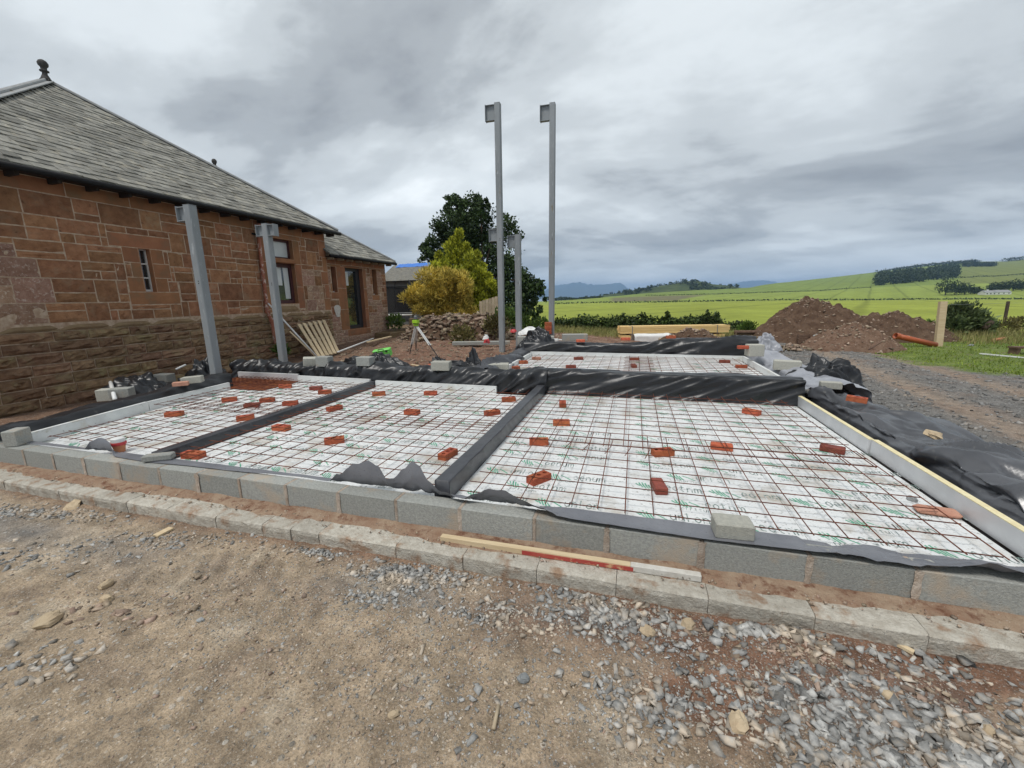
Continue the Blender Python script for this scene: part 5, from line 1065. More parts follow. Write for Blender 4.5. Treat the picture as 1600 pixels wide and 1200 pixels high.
# tan half slab and mortar lump in the right corner
p = onz(1463, 803, BZ); o = MB().bbox((0, 0, .022), (.26, .115, .045), .02).build('clay_slab', MAT['bricktan'], loc=(p[0], p[1], BZ), label='flat tan clay slab by the silver edge board in the near right corner', cat='clay slab'); o.rotation_euler = (0, 0, -.12)
rock(1424, 782, .035, 'rockgrey', 'lump of grey mortar beside the tan clay slab', 31, z=BZ, flat=.8)
def cblock(c, size, rz, label, m='block', tilt=(0, 0)):
    o = MB().bbox((0, 0, size[2]/2), size, .008).build('concrete_block', MAT[m], loc=tuple(map(float, c)), label=label, cat='block'); o.rotation_euler = (*tilt, rz); return o
cblock(onz(1143, 834, -.008), (.235, .16, .105), .05, 'large pale half block on the front wall at the right', 'blocklight')
cblock(onz(30, 694, -.02), (.14, .2, .18), .5, 'upright half block at the far left end of the front wall')
cblock(onz(249, 718, -.01), (.26, .10, .06), .55, 'low grey block piece on the front wall beside the left divider strip')
cblock(onz(258, 600, -.15), (.34, .22, .22), .2, 'grey block standing behind the heap by the house wall')
cblock(onz(302, 598, .20), (.30, .15, .11), .6, 'pale block on the end of the left polythene roll', 'blocklight', (0, -.05))
cblock(onz(172, 625, -.10), (.28, .2, .2), .6, 'brownish block half under the heap at the left', 'blocklight')
cblock(onz(192, 620, -.05), (.30, .2, .16), .55, 'grey block right of the white pipe end at the left')
cblock(onz(485, 571, .22), (.26, .2, .17), .7, 'tilted pale block right of the second short post', 'blocklight', (.08, .05))
cblock(onz(508, 572, .24), (.28, .2, .2), .1, 'grey block on the polythene, second right of the short post')
cblock(onz(572, 571, .30), (.30, .2, .17), .0, 'grey block on the crumpled polythene near the green case')
cblock(onz(690, 578, .28), (.34, .2, .16), .15, 'pale grey block on the polythene left of the pointed flap', 'blocklight')
cblock(onz(779, 577, .12), (.42, .25, .12), .25, 'brown stained block at the front left corner of the far bay', 'blocklight')
cblock(onz(1178, 556, .30), (.30, .22, .24), .2, 'tan block standing on pale polythene at the far right', 'blocklight')
cblock(onz(1229, 578, .22), (.42, .2, .17), -.2, 'long pale block on polythene right of the far bay', 'blocklight')
cblock(onz(1297, 607, .20), (.26, .12, .10), -.15, 'whitish block on the bunched black polythene at the right', 'blocklight')
rock(1458, 682, .085, 'rocktan', 'rough yellowish stone on the wide polythene at the right', 33, z=.15, flat=.45)
# red lidded tub
p = onz(188, 706, BZ); t = thing('tub', (p[0], p[1], BZ), 'small terracotta tub with red rim and clear lid by the left front corner', 'tub')
MB().lathe([(.045, 0), (.06, .085)], (0, 0, 0), 16).build('pot', MAT['terracotta'], t, smooth=False); MB().lathe([(.068, .085), (.072, .105), (.068, .12)], (0, 0, 0), 16).build('rim', MAT['red'], t); MB().lathe([(.064, .121), (.062, .16), (.05, .168)], (0, 0, 0), 16).build('lid', MAT['white'], t)
# ------------------------------------------------------------------ steel posts
def post(x, y, z0, zt, s, label, brackets):
    t = thing('steel_post', (x, y, z0), label, 'steel post')
    for q in (1.55, 1.62): MB().lathe([(.011, 0), (.011, .004)], (0, 0, 0), 8).build('bolt_hole', MAT['black'], t, loc=(.02, -s/2-.001, (zt-z0)*.36+q*.6)).rotation_euler = (math.pi/2, 0, 0)
    MB().bbox((0, 0, (zt-z0)/2), (s, s, zt-z0), .012).build('column', MAT['steel'], t)
    MB().box((0, 0, .01), (s*1.9, s*1.9, .02)).build('base_plate', MAT['steel'], t)
    MB().box((0, 0, zt-z0+.004), (s*.96, s*.96, .008)).build('cap_plate', MAT['steel'], t)
    for zb, side, h, w in brackets:
        mb = MB(); x0 = side*s/2; L = w; zc = zb-z0-h/2; fw = .13
        mb.box((x0+side*L/2, 0, zc+h/2-.008), (L, fw, .014)); mb.box((x0+side*L/2, 0, zc-h/2+.008), (L, fw, .014)); mb.box((x0+side*L/2, .0, zc), (L, .012, h-.03)); mb.box((x0+side*(L+.007), 0, zc), (.014, fw+.02, h+.02))
        mb.build('beam_stub', MAT['steel'], t)
    return t
post(-8.08, 3.2, -.33, 3.29, .155, 'short grey steel post nearest the camera, in front of the house', [(3.27, -1, .25, .17)])
post(-8.60, 5.39, -.30, 3.33, .155, 'short grey steel post beside the house downpipe', [(3.31, -1, .25, .17), (3.31, 1, .25, .17)])
post(-4.25, 9.86, -.30, 7.05, .17, 'tall grey steel post on the left, with a second stub halfway up', [(7.03, -1, .42, .27), (3.62, -1, .36, .24)])
post(-2.73, 10.36, -.30, 7.05, .165, 'tall grey steel post on the right', [(7.03, -1, .42, .27)])
post(-3.75, 10.1, -.30, 3.45, .175, 'short grey steel post between the two tall posts', [(3.43, -1, .36, .22)])
# ------------------------------------------------------------------ vegetation helpers
def foliage(name, blobs, mat, size, org, parent=None, gap=.0, gs=1.2, spike=0.0, upb=0.0, shell=.55, aspect=.6, **tg):
    """leaf-sized faces spread through a union of ellipsoids; blobs: (centre, rx, ry, rz, n)"""
    Vs, Fs, o = [], [], 0; org = np.asarray(org, float)
    for c, rx, ry, rz, n in blobs:
        d = rng.normal(size=(n, 3)); d /= np.linalg.norm(d, axis=1, keepdims=True)
        r = shell+(1-shell)*rng.random(n)**.6; r *= 1+.10*rng.normal(size=n)
        lump = np.array([.24*noise.noise(Vector(q*2.2+np.asarray(c))) for q in d])
        P = np.asarray(c)+d*(r*(1+lump))[:, None]*np.array([rx, ry, rz])
        if gap > 0:
            k = np.array([noise.noise(Vector(p*gs)) > -.35+gap*0-.0+(gap-.35) for p in P]); P, d = P[k], d[k]
        m = len(P); s = size*rng.uniform(.6, 1.4, m)
        if spike > 0:                                   # pointed sprays growing outward and up
            ax = d+np.array([0, 0, upb])+rng.normal(0, .35, (m, 3)); ax /= np.linalg.norm(ax, axis=1, keepdims=True)
            sd = np.cross(ax, rng.normal(size=(m, 3))); sd /= np.linalg.norm(sd, axis=1, keepdims=True)
            a = P-sd*(s*.5*aspect)[:, None]; b = P+sd*(s*.5*aspect)[:, None]; e = P+ax*(s*spike)[:, None]; f = P+ax*(s*spike*.5)[:, None]+sd*(s*.55*aspect)[:, None]
            V = np.stack([a, b, f, e], 1)
        else:
            ax = rng.normal(size=(m, 3)); ax /= np.linalg.norm(ax, axis=1, keepdims=True)
            sd = np.cross(ax, rng.normal(size=(m, 3))+d); sd /= np.linalg.norm(sd, axis=1, keepdims=True)
            h1, h2 = (s*.5)[:, None], (s*.5*aspect)[:, None]
            V = np.stack([P-ax*h1, P+sd*h2, P+ax*h1, P-sd*h2], 1)
        Vs.append(V.reshape(-1, 3)); Fs.append(np.arange(4*m).reshape(m, 4)+o); o += 4*m
    me = np_mesh(name, np.concatenate(Vs)-org, np.concatenate(Fs), mat)
    return link(name, me, parent, **tg)
def clumps(blobs, k, rs_=.30, spread=.78):
    """break each big ellipsoid into smaller leaf clumps over its surface so that dark gaps open between them"""
    out = []
    for c, rx, ry, rz, n in blobs:
        kk = max(4, int(k*(rx/1.5)**.8)) if rx > .5 else max(4, k//3)
        for _ in range(kk):
            d = rng.normal(size=3); d /= np.linalg.norm(d); r = spread*(1+.16*rng.normal()); s = rs_*rng.uniform(.7, 1.35)
            out.append((np.asarray(c)+d*r*np.array([rx, ry, rz]), rx*s, ry*s, rz*s*.9, max(6, int(n*1.15/kk))))
        out.append((c, rx*.55, ry*.55, rz*.55, int(n*.22)))
    return out
def trunk(t, base, top, r0, r1, limbs, parent, org):
    mb = MB(); b, p = Vector(base), Vector(top); mid = (b+p)/2+Vector((.1, .05, 0))*(p-b).length*.2
    mb.tube([rel(b, org), rel(mid, org), rel(p, org)], [r0, (r0+r1)/2, r1], 8)
    for q in limbs: s = b+(p-b)*random.uniform(.35, .8); mb.tube([rel(s, org), rel((s+Vector(q))/2+Vector((0, 0, .25)), org), rel(q, org)], [r1*.8, r1*.55, r1*.25], 6)
    return mb.build('trunk', MAT['bark'], parent, smooth=True)
def pxblob(px, py, rpx, dist, n, squash=1.0, depth=1.0, zs=1.0):
    r = rpx*dist/FPX; return (ond(px, py, dist), r*squash, r*depth, r*zs, n)
def gpt(px, py, z0=-.2):
    p = onz(px, py, z0)
    for _ in range(6): p = onz(px, py, zg(p[0], p[1]))
    return p
# dark broadleaf tree
D = 31.0; tb = ond(765, 500, D); tb[2] = zg(tb[0], tb[1])
t = thing('broadleaf_tree', tb, 'tall dark green broadleaf tree behind the golden conifer', 'tree')
bl = [pxblob(*b) for b in [(728, 352, 44, D, 3600), (700, 385, 40, D, 2800), (770, 375, 42, D+1, 2800), (745, 420, 55, D+1, 3600), (672, 398, 20, D, 900), (662, 385, 9, D, 200), (795, 430, 34, D+.5, 2400), (812, 455, 30, D, 1900), (835, 460, 18, D-.5, 900), (846, 447, 9, D-.5, 220), (820, 488, 26, D-1, 1700), (775, 480, 40, D, 2200), (710, 322, 20, D, 900), (748, 325, 18, D, 800)]]
foliage('crown', clumps(bl, 30, .26, .82), MAT['leafdark'], .20, tb, t, shell=.35, aspect=.7)
trunk(t, tb, ond(745, 400, D), .35, .16, [ond(700, 370, D), ond(730, 340, D), ond(790, 410, D), ond(668, 393, D), ond(838, 452, D), ond(712, 318, D), ond(752, 325, D), ond(772, 365, D), ond(820, 480, D), ond(690, 400, D)], t, tb)
# golden conifer
D = 23.0; tb = ond(722, 492, D); tb[2] = zg(tb[0], tb[1])
t = thing('golden_conifer', tb, 'yellow green conifer with pointed tops behind the yellow shrub', 'tree')
bl = [pxblob(*b) for b in [(714, 384, 12, D, 1900, .7, .8, 1.9), (712, 396, 15, D, 2200, .8, .8, 1.4), (731, 398, 13, D, 1600, .75, .8, 1.5), (705, 410, 24, D, 3000), (740, 418, 20, D, 2400, .9, .9, 1.2), (722, 440, 40, D, 5200), (752, 452, 24, D, 3000, 1, 1, 1.2), (770, 462, 12, D, 1000, .8, .8, 1.5), (690, 430, 22, D, 2400), (745, 478, 26, D, 2600)]]
foliage('crown', clumps(bl, 26, .27, .85), MAT['leafgold'], .115, tb, t, spike=1.4, upb=.8, shell=.4, aspect=.6)
trunk(t, tb, ond(715, 420, D), .16, .06, [], t, tb)
# yellow shrub
D = 20.5; tb = ond(695, 492, D); tb[2] = zg(tb[0], tb[1])
t = thing('yellow_shrub', tb, 'broad bushy golden shrub above the rubble bank', 'shrub')
bl = [pxblob(*b) for b in [(690, 452, 34, D, 4600), (665, 468, 24, D, 3000, 1.2), (715, 455, 30, D, 3200), (700, 438, 22, D, 2400), (725, 478, 20, D, 1700), (680, 480, 24, D, 2200)]]
foliage('crown', clumps(bl, 24, .27, .85), MAT['leafyellow'], .095, tb, t, spike=1.9, upb=.6, shell=.4, aspect=.4)
trunk(t, tb, ond(695, 465, D), .08, .04, [ond(680, 460, D), ond(710, 460, D)], t, tb)
# green weeds and small growth between the posts
for k, (px, py, r, D, n, m, lab) in enumerate([(790, 497, 16, 17, 900, 'leafmid', 'bright green weeds right of the left tall post'), (775, 508, 15, 16, 700, 'leafolive', 'brown green weeds at the end of the rubble bank'), (815, 505, 14, 19, 600, 'leafmid', 'low green bush between the short and right tall posts'),
        (845, 508, 12, 19, 500, 'leafmid', 'low pale green bush left of the right tall post'), (722, 525, 16, 15, 500, 'leafolive', 'straggling weeds at the foot of the rubble bank'), (617, 503, 12, 19, 500, 'leafmid', 'patch of green weeds under the trampoline'), (440, 547, 8, 12.5, 300, 'leafmid', 'small green weed at the foot of the house wall')]):
    c = ond(px, py, D); r = r*D/FPX; foliage('weeds', [(c, r*1.3, r, r, n)], MAT[m], .09, c, shell=.2, spike=1.2, upb=.8, loc=tuple(c), label=lab, cat='weeds')
# hedge beyond the slab
hp = [ond(868, 512, 22.5), ond(1010, 508, 22.5), ond(1160, 508, 24)]
t0 = np.array([hp[1][0], hp[1][1], -.5]); t = thing('hedge', t0, 'uneven dark hedge between the site and the green field', 'hedge')
bl = []
for k in range(40):
    s = k/39; p = hp[0]*(1-s*2)+hp[1]*s*2 if s < .5 else hp[1]*(2-2*s)+hp[2]*(2*s-1); h = .60+.16*nz(k*.7, 3)+.16*nz(k*2.1, 1)-(.22 if s > .87 else 0)
    bl.append((np.array([p[0], p[1]+random.uniform(-.2, .2), -.72+h*.95]), .55, .5, h, 420))
for px in (973, 1005, 1043, 1106, 1120): p = ond(px, 495+random.uniform(-3, 3), 22.6); bl.append((p, .16, .16, .30, 70))
foliage('foliage', bl, MAT['leafhedge'], .15, t0, t, shell=.3, aspect=.75)
mb = MB()
for k in range(24): s = k/23; p = hp[0]*(1-s)+hp[2]*s; mb.tube([rel((p[0], p[1], -.75), t0), rel((p[0]+random.uniform(-.2, .2), p[1], .05), t0)], .025, 5)
mb.build('stems', MAT['bark'], t, kind='stuff')
def blades(name, x, y, z, h, w, mat, label):
    n = len(x); a = rng.uniform(0, 6.28, n); ln = rng.normal(0, .35, (n, 2)); hh = h*rng.uniform(.5, 1.4, n)
    P = np.stack([x, y, z], 1); dx = np.stack([np.cos(a), np.sin(a), np.zeros(n)], 1)*w; tip = P+np.stack([ln[:, 0]*hh, ln[:, 1]*hh, hh], 1)
    V = np.stack([P-dx, P+dx, tip], 1).reshape(-1, 3); return link(name, np_mesh(name, V, np.arange(3*n).reshape(n, 3), mat), label=label, kind='stuff')
n = 60000; x = rng.uniform(6.2, 26, n); y = rng.uniform(4.5, 23, n)
ed = 6.9+0.9*sstep(12, 8.5, y)+1.8*sstep(9.5, 7.2, y)+5.0*sstep(7.6, 4.0, y); k = (x > ed+.15+.5*rng.random(n)) & (y > 5) & (rng.random(n) < np.clip(12/np.hypot(x, y), .25, 1)); x, y = x[k], y[k]
cl = np.array([nz(a*1.2, b*1.2, 3.0) for a, b in zip(x, y)]); k = cl > -.35; x, y, cl = x[k], y[k], cl[k]
blades('grass', x, y, gz_at(x, y), .055+.05*np.clip(cl, 0, 1), .012, MAT['grass'], 'rough short green grass on the right beyond the stone yard')
n = 9000; x = rng.uniform(-4.5, 8, n); y = rng.uniform(16.2, 20.5, n); blades('long_grass', x, y, gz_at(x, y), .22, .012, MAT['drygrass'], 'long pale seeding grass in front of the hedge')
n = 5000; x = rng.uniform(11.5, 24, n); y = rng.uniform(16, 22, n); blades('long_grass', x, y, gz_at(x, y), .30, .015, MAT['drygrass'], 'long brownish grass along the fence on the right')
# shrub and brush by the fence on the right
D = 18.5; c = ond(1508, 520, D); c[2] = zg(c[0], c[1]); t = thing('fence_shrub', c, 'grey green leafy shrub right of the wooden fence post', 'shrub')
foliage('crown', [pxblob(*b) for b in [(1505, 497, 22, D, 1500, 1.1), (1490, 510, 18, D, 900), (1525, 508, 20, D, 1200), (1498, 485, 12, D, 500), (1540, 512, 10, D, 400)]], MAT['leafgrey'], .12, c, t, shell=.4, spike=1.2, upb=.5, aspect=.6)
trunk(t, c, ond(1505, 495, D), .05, .02, [ond(1490, 476, D), ond(1512, 470, D), ond(1525, 478, D)], t, c)
for k, (px, py, r, D, m, lab) in enumerate([(1572, 510, 14, 19, 'leafolive', 'brown weedy clump under the far fence post'), (1596, 505, 12, 19, 'leafolive', 'brown weedy clump at the right edge of the view'), (1450, 510, 9, 18, 'leafmid', 'green weeds behind the lower soil heap'), (1395, 500, 8, 18.8, 'leafmid', 'pale green weeds growing on the lower soil heap'), (1293, 490, 7, 16.9, 'leafmid', 'green weeds growing on top of the tall soil heap'), (1168, 512, 11, 20, 'leafmid', 'green bush behind the brown trough')]):
    c = ond(px, py, D); r = r*D/FPX; foliage('weeds', [(c, r*1.3, r, r*.9, 500)], MAT[m], .09, c, shell=.2, spike=1.2, upb=.8, loc=tuple(c), label=lab, cat='weeds')

# ------------------------------------------------------------------ things behind the slab
TL, TR, BL, BR = onx(464, 509, -10.70), onx(505, 502, -10.70), gpt(497, 561), gpt(528, 553)
TL, TR, BL, BR = [np.array(q) for q in (TL, TR, BL, BR)]; nrm = np.cross(TR-TL, BL-TL); nrm /= np.linalg.norm(nrm); nrm *= np.sign(nrm[0])
t = thing('pallet', (BL+BR)/2, 'weathered wooden pallet leaning against the house wall', 'pallet'); po = (BL+BR)/2
for k in range(6):
    s = (.03+.94*k/5); a, b = TL+(TR-TL)*s, BL+(BR-BL)*s; MB().bar(rel(a+nrm*.07, po), rel(b+nrm*.07, po), .115, .022, up=nrm).build('slat', MAT['woodpale'], t)
for s in (.04, .5, .96): a, b = TL+(BL-TL)*s, TR+(BR-TR)*s; MB().bar(rel(a, po), rel(b, po), .09, .09, up=nrm).build('bearer', MAT['woodgrey'], t)
for s in (.15, .78): a, b = TL+(TR-TL)*s, BL+(BR-BL)*s; MB().bar(rel(a-nrm*.06, po), rel(b-nrm*.06, po), .09, .02, up=nrm).build('slat', MAT['woodgrey'], t)
def rod(name, a, b, w, h, mat, label, cat, round_=False):
    a, b = np.array(a), np.array(b); o = (a+b)/2; mb = MB()
    if round_: mb.tube([rel(a, o), rel(b, o)], w/2, 10)
    else: mb.bar(rel(a, o), rel(b, o), w, h)
    return mb.build(name, MAT[mat], loc=tuple(o), smooth=round_, label=label, cat=cat)
rod('pole', onx(419, 474, -10.74), gpt(497, 562)+np.array([0, 0, .06]), .05, .05, 'white', 'long white pole leaning on the house beside the downpipe', 'pole', True)
rod('lath', onx(453, 518, -10.6), gpt(492, 560)+np.array([.05, 0, .05]), .06, .02, 'woodpale', 'thin pale lath leaning next to the white pole', 'timber')
a = gpt(528, 556); b = gpt(584, 537); rod('pipe', a+np.array([0, 0, .12]), b+np.array([0, 0, .2]), .05, .05, 'white', 'long white pipe lying on dug soil in front of the glazed door', 'pipe', True)
a = gpt(575, 541); b = gpt(611, 533); rod('plank', a+np.array([0, 0, .15]), b+np.array([0, 0, .18]), .11, .04, 'woodpale', 'pale plank lying on soil below the house wing', 'plank')
a = gpt(683, 575); rod('lath', gpt(643, 571)+np.array([0, 0, .03]), gpt(665, 576)+np.array([0, 0, .03]), .05, .02, 'woodpale', 'thin lath on the soil below the tripod', 'timber')
p = onz(176, 612, -.08); q = onz(181, 630, -.05); rod('pipe', p+np.array([0, 0, .18]), q+np.array([0, 0, .06]), .06, .06, 'white', 'short white pipe end poking out of the heap at the left', 'pipe', True)
p = onx(290, 572, -9.6); rod('pipe', onx(275, 577, -9.5), onx(290, 570, -9.5), .04, .04, 'white', 'thin bent white pipe standing by the house wall', 'pipe', True)
# laser level on its tripod
F1, F2, F3 = gpt(640, 554), gpt(684, 557), gpt(650, 549); hd = (F1+F2+F3)/3; tz = ony(650, 508, hd[1]); top = np.array([tz[0], hd[1], tz[2]])
t = thing('tripod', hd, 'black and silver surveying tripod on the dug soil', 'tripod')
for f in (F1, F2, F3):
    l_ = MB(); sd = np.array([.02, .012, 0])
    l_.tube([rel(top+sd, hd), rel(f+(top-f)*.35+sd, hd)], .02, 6); l_.tube([rel(top-sd, hd), rel(f+(top-f)*.35-sd, hd)], .02, 6); lg = l_.build('leg', MAT['alu'], t)
    MB().tube([rel(f+(top-f)*.42, hd), rel(f, hd)], [.02, .014], 6).build('lower_tube', MAT['black'], lg)
MB().lathe([(.06, -.03), (.09, 0), (.09, .02)], rel(top, hd), 12).build('head', MAT['lime'], t)
t = thing('laser_level', top+np.array([0, 0, .022]), 'lime green laser level on top of the tripod', 'laser level')
MB().bbox((0, 0, .09), (.19, .16, .13), .02).build('body', MAT['lime'], t); MB().lathe([(.07, 0), (.08, .03)], (0, 0, 0), 12).build('base', MAT['black'], t); MB().bbox((0, 0, .165), (.19, .16, .02), .005).build('band', MAT['black'], t); MB().lathe([(.055, .175), (.055, .25), (.03, .275)], (0, 0, 0), 12).build('lantern', MAT['steeldark'], t)
mb = MB(); mb.tube([(.1, 0, .17), (.12, 0, .25), (.05, 0, .29), (-.05, 0, .29)], .009, 6); mb.build('handle', MAT['black'], t)
p = gpt(600, 564)+np.array([0, 0, .12]); t = thing('tool_case', p, 'bright green plastic case behind the polythene', 'case', rz=.25); t.rotation_euler = (.15, -.15, .3)
MB().bbox((0, 0, .10), (.52, .20, .17), .02).build('body', MAT['limebox'], t); MB().bbox((0, 0, .215), (.53, .21, .06), .02).build('lid', MAT['limebox'], t)
for x in (-.15, .15): MB().box((x, -.107, .185), (.05, .012, .06)).build('latch', MAT['black'], t)
MB().tube([(-.08, -.10, .25), (-.06, -.13, .27), (.06, -.13, .27), (.08, -.10, .25)], .012, 6).build('handle', MAT['black'], t)
# trampoline
m, n_, l_, b_ = new_mat('net'); b_.inputs['Base Color'].default_value = (.012, .012, .013, 1); b_.inputs['Roughness'].default_value = .9
tr_ = N(n_, 'ShaderNodeBsdfTransparent'); mx_ = N(n_, 'ShaderNodeMixShader', n_0=.62); l_.new(tr_.outputs[0], mx_.inputs[1]); l_.new(b_.outputs[0], mx_.inputs[2]); l_.new(mx_.outputs[0], n_['Material Output'].inputs['Surface']); MAT['net'] = m
tc = ond(632, 500, 22.5); tc[2] = zg(tc[0], tc[1])+.15; t = thing('trampoline', tc, 'dark netted garden trampoline behind the house wing', 'trampoline'); R_ = 1.45
ring = [(R_*math.cos(a), R_*math.sin(a), .68) for a in np.linspace(0, 2*math.pi, 25)]
MB().tube(ring, .05, 6, cap=False).build('frame_ring', MAT['white'], t); MB().lathe([(R_*.97, .67), (R_*.97, .69)], (0, 0, 0), 24).build('bed', MAT['net'], t)
for k in range(6):
    a = k*math.pi/3+.3; x, y = R_*math.cos(a), R_*math.sin(a); MB().tube([(x, y, 0), (x, y, .68)], .025, 6).build('leg', MAT['steeldark'], t); MB().tube([(x*1.03, y*1.03, .5), (x*1.06, y*1.06, 1.9), (x*.95, y*.95, 2.25), (x*.8, y*.8, 2.42)], .024, 6).build('net_pole', MAT['black'], t)
MB().add([(R_*math.cos(a)*.98, R_*math.sin(a)*.98, z) for z in (.70, 2.1) for a in np.linspace(0, 2*math.pi, 25)[:-1]], [(i, (i+1) % 24, 24+(i+1) % 24, 24+i) for i in range(24)]).build('safety_net', MAT['net'], t)
MB().tube([(R_*math.cos(a)*1.0, R_*math.sin(a)*1.0, 2.1) for a in np.linspace(0, 2*math.pi, 25)], .02, 5, cap=False).build('top_ring', MAT['black'], t)
# outbuilding with blue tarpaulin
sb = ond(655, 505, 27); sb[2] = zg(sb[0], sb[1]); t = thing('outbuilding', sb, 'dark slate roofed outbuilding behind the trampoline', 'outbuilding', rz=-.15)
zt = ond(650, 436, 27)[2]-sb[2]; zr = ond(650, 417, 27)[2]-sb[2]+.25
MB().box((0, 1.5, zt/2-.2), (5.6, 3, zt+.4)).build('wall', MAT['shed'], t)
ro = MB().add([(-3, -.3, zt-.1), (3, -.3, zt-.1), (3, 1.5, zr), (-3, 1.5, zr), (3, 3.3, zt-.1), (-3, 3.3, zt-.1)], [(0, 1, 2, 3), (3, 2, 4, 5)]).build('roof', MAT['slate'], t)
MB().box((-1.2, -.02, zt*.40), (.9, .05, zt*.62)).build('door', MAT['framedark'], t); MB().box((.6, -.02, zt*.55), (1.1, .05, .8)).build('window', MAT['glass'], t)
tp = MB(); 
V = [(-2.6+5.2*i/20, 1.18+.40*j/6, zr-(.40-.40*j/6)*(zr-zt+.1)/1.8+.06+.05*abs(nz(i*.5, j*.7))) for i in range(21) for j in range(7)]
link('tarpaulin', np_mesh('tarpaulin', V, grid_faces(21, 7), MAT['bluetarp'], smooth=True), loc=tuple(sb), label='bright blue tarpaulin over the outbuilding roof ridge', cat='tarpaulin').rotation_euler = (0, 0, -.15)
# rubble bank, pier, fence panel
c = gpt(706, 533); c = c+np.array([0, 1.0, 0]); c[2] = zg(c[0], c[1]); t = thing('rubble_bank', c, 'bank of loose rubble and earth below the yellow shrub', 'rubble')
V = []; Lb = 2.3
for i in range(60):
    for j in range(24):
        u, v = -1+2*i/59, -1+2*j/23; h = (1-abs(v)**1.8)*(1-abs(u)**4)*(1.02+.16*nz(u*4, 7)); x, y = u*Lb, v*.85; V.append((x, y, h+.10*fbm(x*2.3, y*2.3, 4, 3)*(1-abs(v))-.05))
bm = np.array(V); bm[:, 1] += .28*bm[:, 0]
link('earth', np_mesh('earth', bm, grid_faces(60, 24), MAT['soil']), t)
k = rng.choice(len(bm), 1100); s = .03+.10*rng.random(1100)**2
tag(link('stones', stones_mesh('stones', bm[k]+rng.normal(0, .03, (1100, 3)), s, MAT['rubble'], jag=.6), t), kind='stuff')
p = gpt(641, 524); MB().bbox((0, 0, .36), (.42, .40, .78), .03).build('stone_pier', MAT['plinth'], loc=tuple(p+np.array([0, .5, 0])), label='squat stone pier behind the laser level', cat='pier')
cf = ond(764, 482, 18.8); t = thing('wooden_fence', (cf[0], cf[1], zg(cf[0], cf[1])), 'pale wooden fence panel left of the tall post', 'fence', rz=.28); zb = cf[2]-zg(cf[0], cf[1])
for k in range(6): MB().box((-.36+k*.14, 0, zb-.15+.05*k*.4), (.128, .025, .95+.04*k)).build('board', MAT['woodgrey'], t)
for z_ in (-.35, .15): MB().box((0, .03, zb+z_), (.9, .04, .07)).build('rail', MAT['woodgrey'], t)
MB().box((.1, .07, zb/2-.3), (.09, .09, zb+.5)).build('post', MAT['woodgrey'], t)
# blocks, sacks and bricks stacked behind the far bay
for (px, py, L, h, lab) in ((837, 531, 1.1, .22, 'long grey concrete lintel behind the short post'), (898, 527, .75, .20, 'grey concrete lintel right of the right tall post'), (752, 536, 2.0, .12, 'long low concrete slab on the soil left of the tall post')):
    p = ond(px, py, 12.6 if px > 800 else 14.5); MB().bbox((0, 0, 0), (L, .25, h), .01).build('lintel', MAT['block'], loc=tuple(p), label=lab, cat='lintel').rotation_euler = (0, 0, .28)
def sack(px, py, D, r, h, mat, label, seed):
    c = ond(px, py, D); o = heap(c-np.array([0, 0, h*.5]), r, r*.7, h, mat, label, seed, .3, .05, 2.0, nr=14, na=26, pw=2.4); o.name = 'sack'; o['category'] = 'sack'
sack(829, 517, 13.2, .36, .20, 'white', 'crumpled white sack on the lintel between the posts', 1)
sack(816, 520, 13.1, .14, .12, 'white', 'small white sack end left of the larger white sack', 5)
sack(834, 522, 12.9, .08, .05, 'red', 'small red packet on the concrete beside the white sack', 2)
sack(802, 516, 12.8, .10, .12, 'red', 'red sack behind the black bundle between the posts', 3)
sack(761, 532, 13.6, .12, .16, 'red', 'red and white sack on soil left of the tall post', 4)
sack(759, 527, 13.4, .10, .10, 'white', 'white top of a sack above the red one left of the tall post', 6)
for k in range(6):
    p = ond(856.5, 522-3.1*k, 13.3); o = link('brick', PB['brick'], loc=tuple(p), label=('lowest', 'second lowest', 'third lowest', 'third highest', 'second highest', 'topmost')[k]+' brick of the small red stack left of the right tall post', cat='brick', group='small brick stack by the tall post'); o.rotation_euler = (0, 0, .28+random.uniform(-.1, .1))
p = ond(868, 533, 12.4); MB().bbox((0, 0, 0), (.16, .12, .14), .01).build('bucket_box', MAT['white'], loc=tuple(p), label='small white box at the foot of the right tall post', cat='box')
rod('plank', ond(872, 531, 12.8), ond(893, 530.5, 12.8), .12, .03, 'white', 'white board lying behind the right tall post', 'plank')
# timber stack
ts = ond(1052, 533, 18.4); ts[2] = zg(ts[0], ts[1]); t = thing('timber_stack', ts, 'stack of fresh yellow timber planks beyond the slab', 'timber stack', rz=.285)
zt_ = [ond(1052, py, 18.4)[2]-ts[2] for py in (534, 522.5, 520, 508.5)]
for lay, (za, zb) in enumerate(((zt_[0], zt_[1]), (zt_[2], zt_[3]))):
    nl = 3; hh = (zb-za)/nl
    for a in range(nl):
        for b in range(4):
            L = 4.75+random.uniform(-.05, .05) if lay else 4.55; MB().box((random.uniform(-.03, .03)-(.05 if not lay else 0), b*.155+random.uniform(-.004, .004), za+hh*(a+.5)), (L, .15, hh-.006)).build('plank', MAT['wood'], t)
for x in (-1.9, 0, 1.9): MB().box((x, .23, (zt_[1]+zt_[2])/2), (.1, .66, (zt_[2]-zt_[1])*.9)).build('spacer', MAT['rustwood'], t)
for x in (-1.85, 1.87): MB().box((x, -.082, (zt_[2]+zt_[3])/2), (.03, .006, zt_[3]-zt_[2]+.01)).box((x, .23, zt_[3]+.004), (.03, .63, .006)).build('strap', MAT['steeldark'], t)
w = ond(1017, 536, 17.6); w[2] = zg(w[0], w[1]); V = []
hz = ond(1017, 521, 17.6)[2]-w[2]
def wrapf(u, v): y, z_ = poly([(-.28, 0), (-.29, hz*.8), (-.2, hz), (.2, hz), (.3, 0)], v); return (-.78+1.56*u, y, z_)
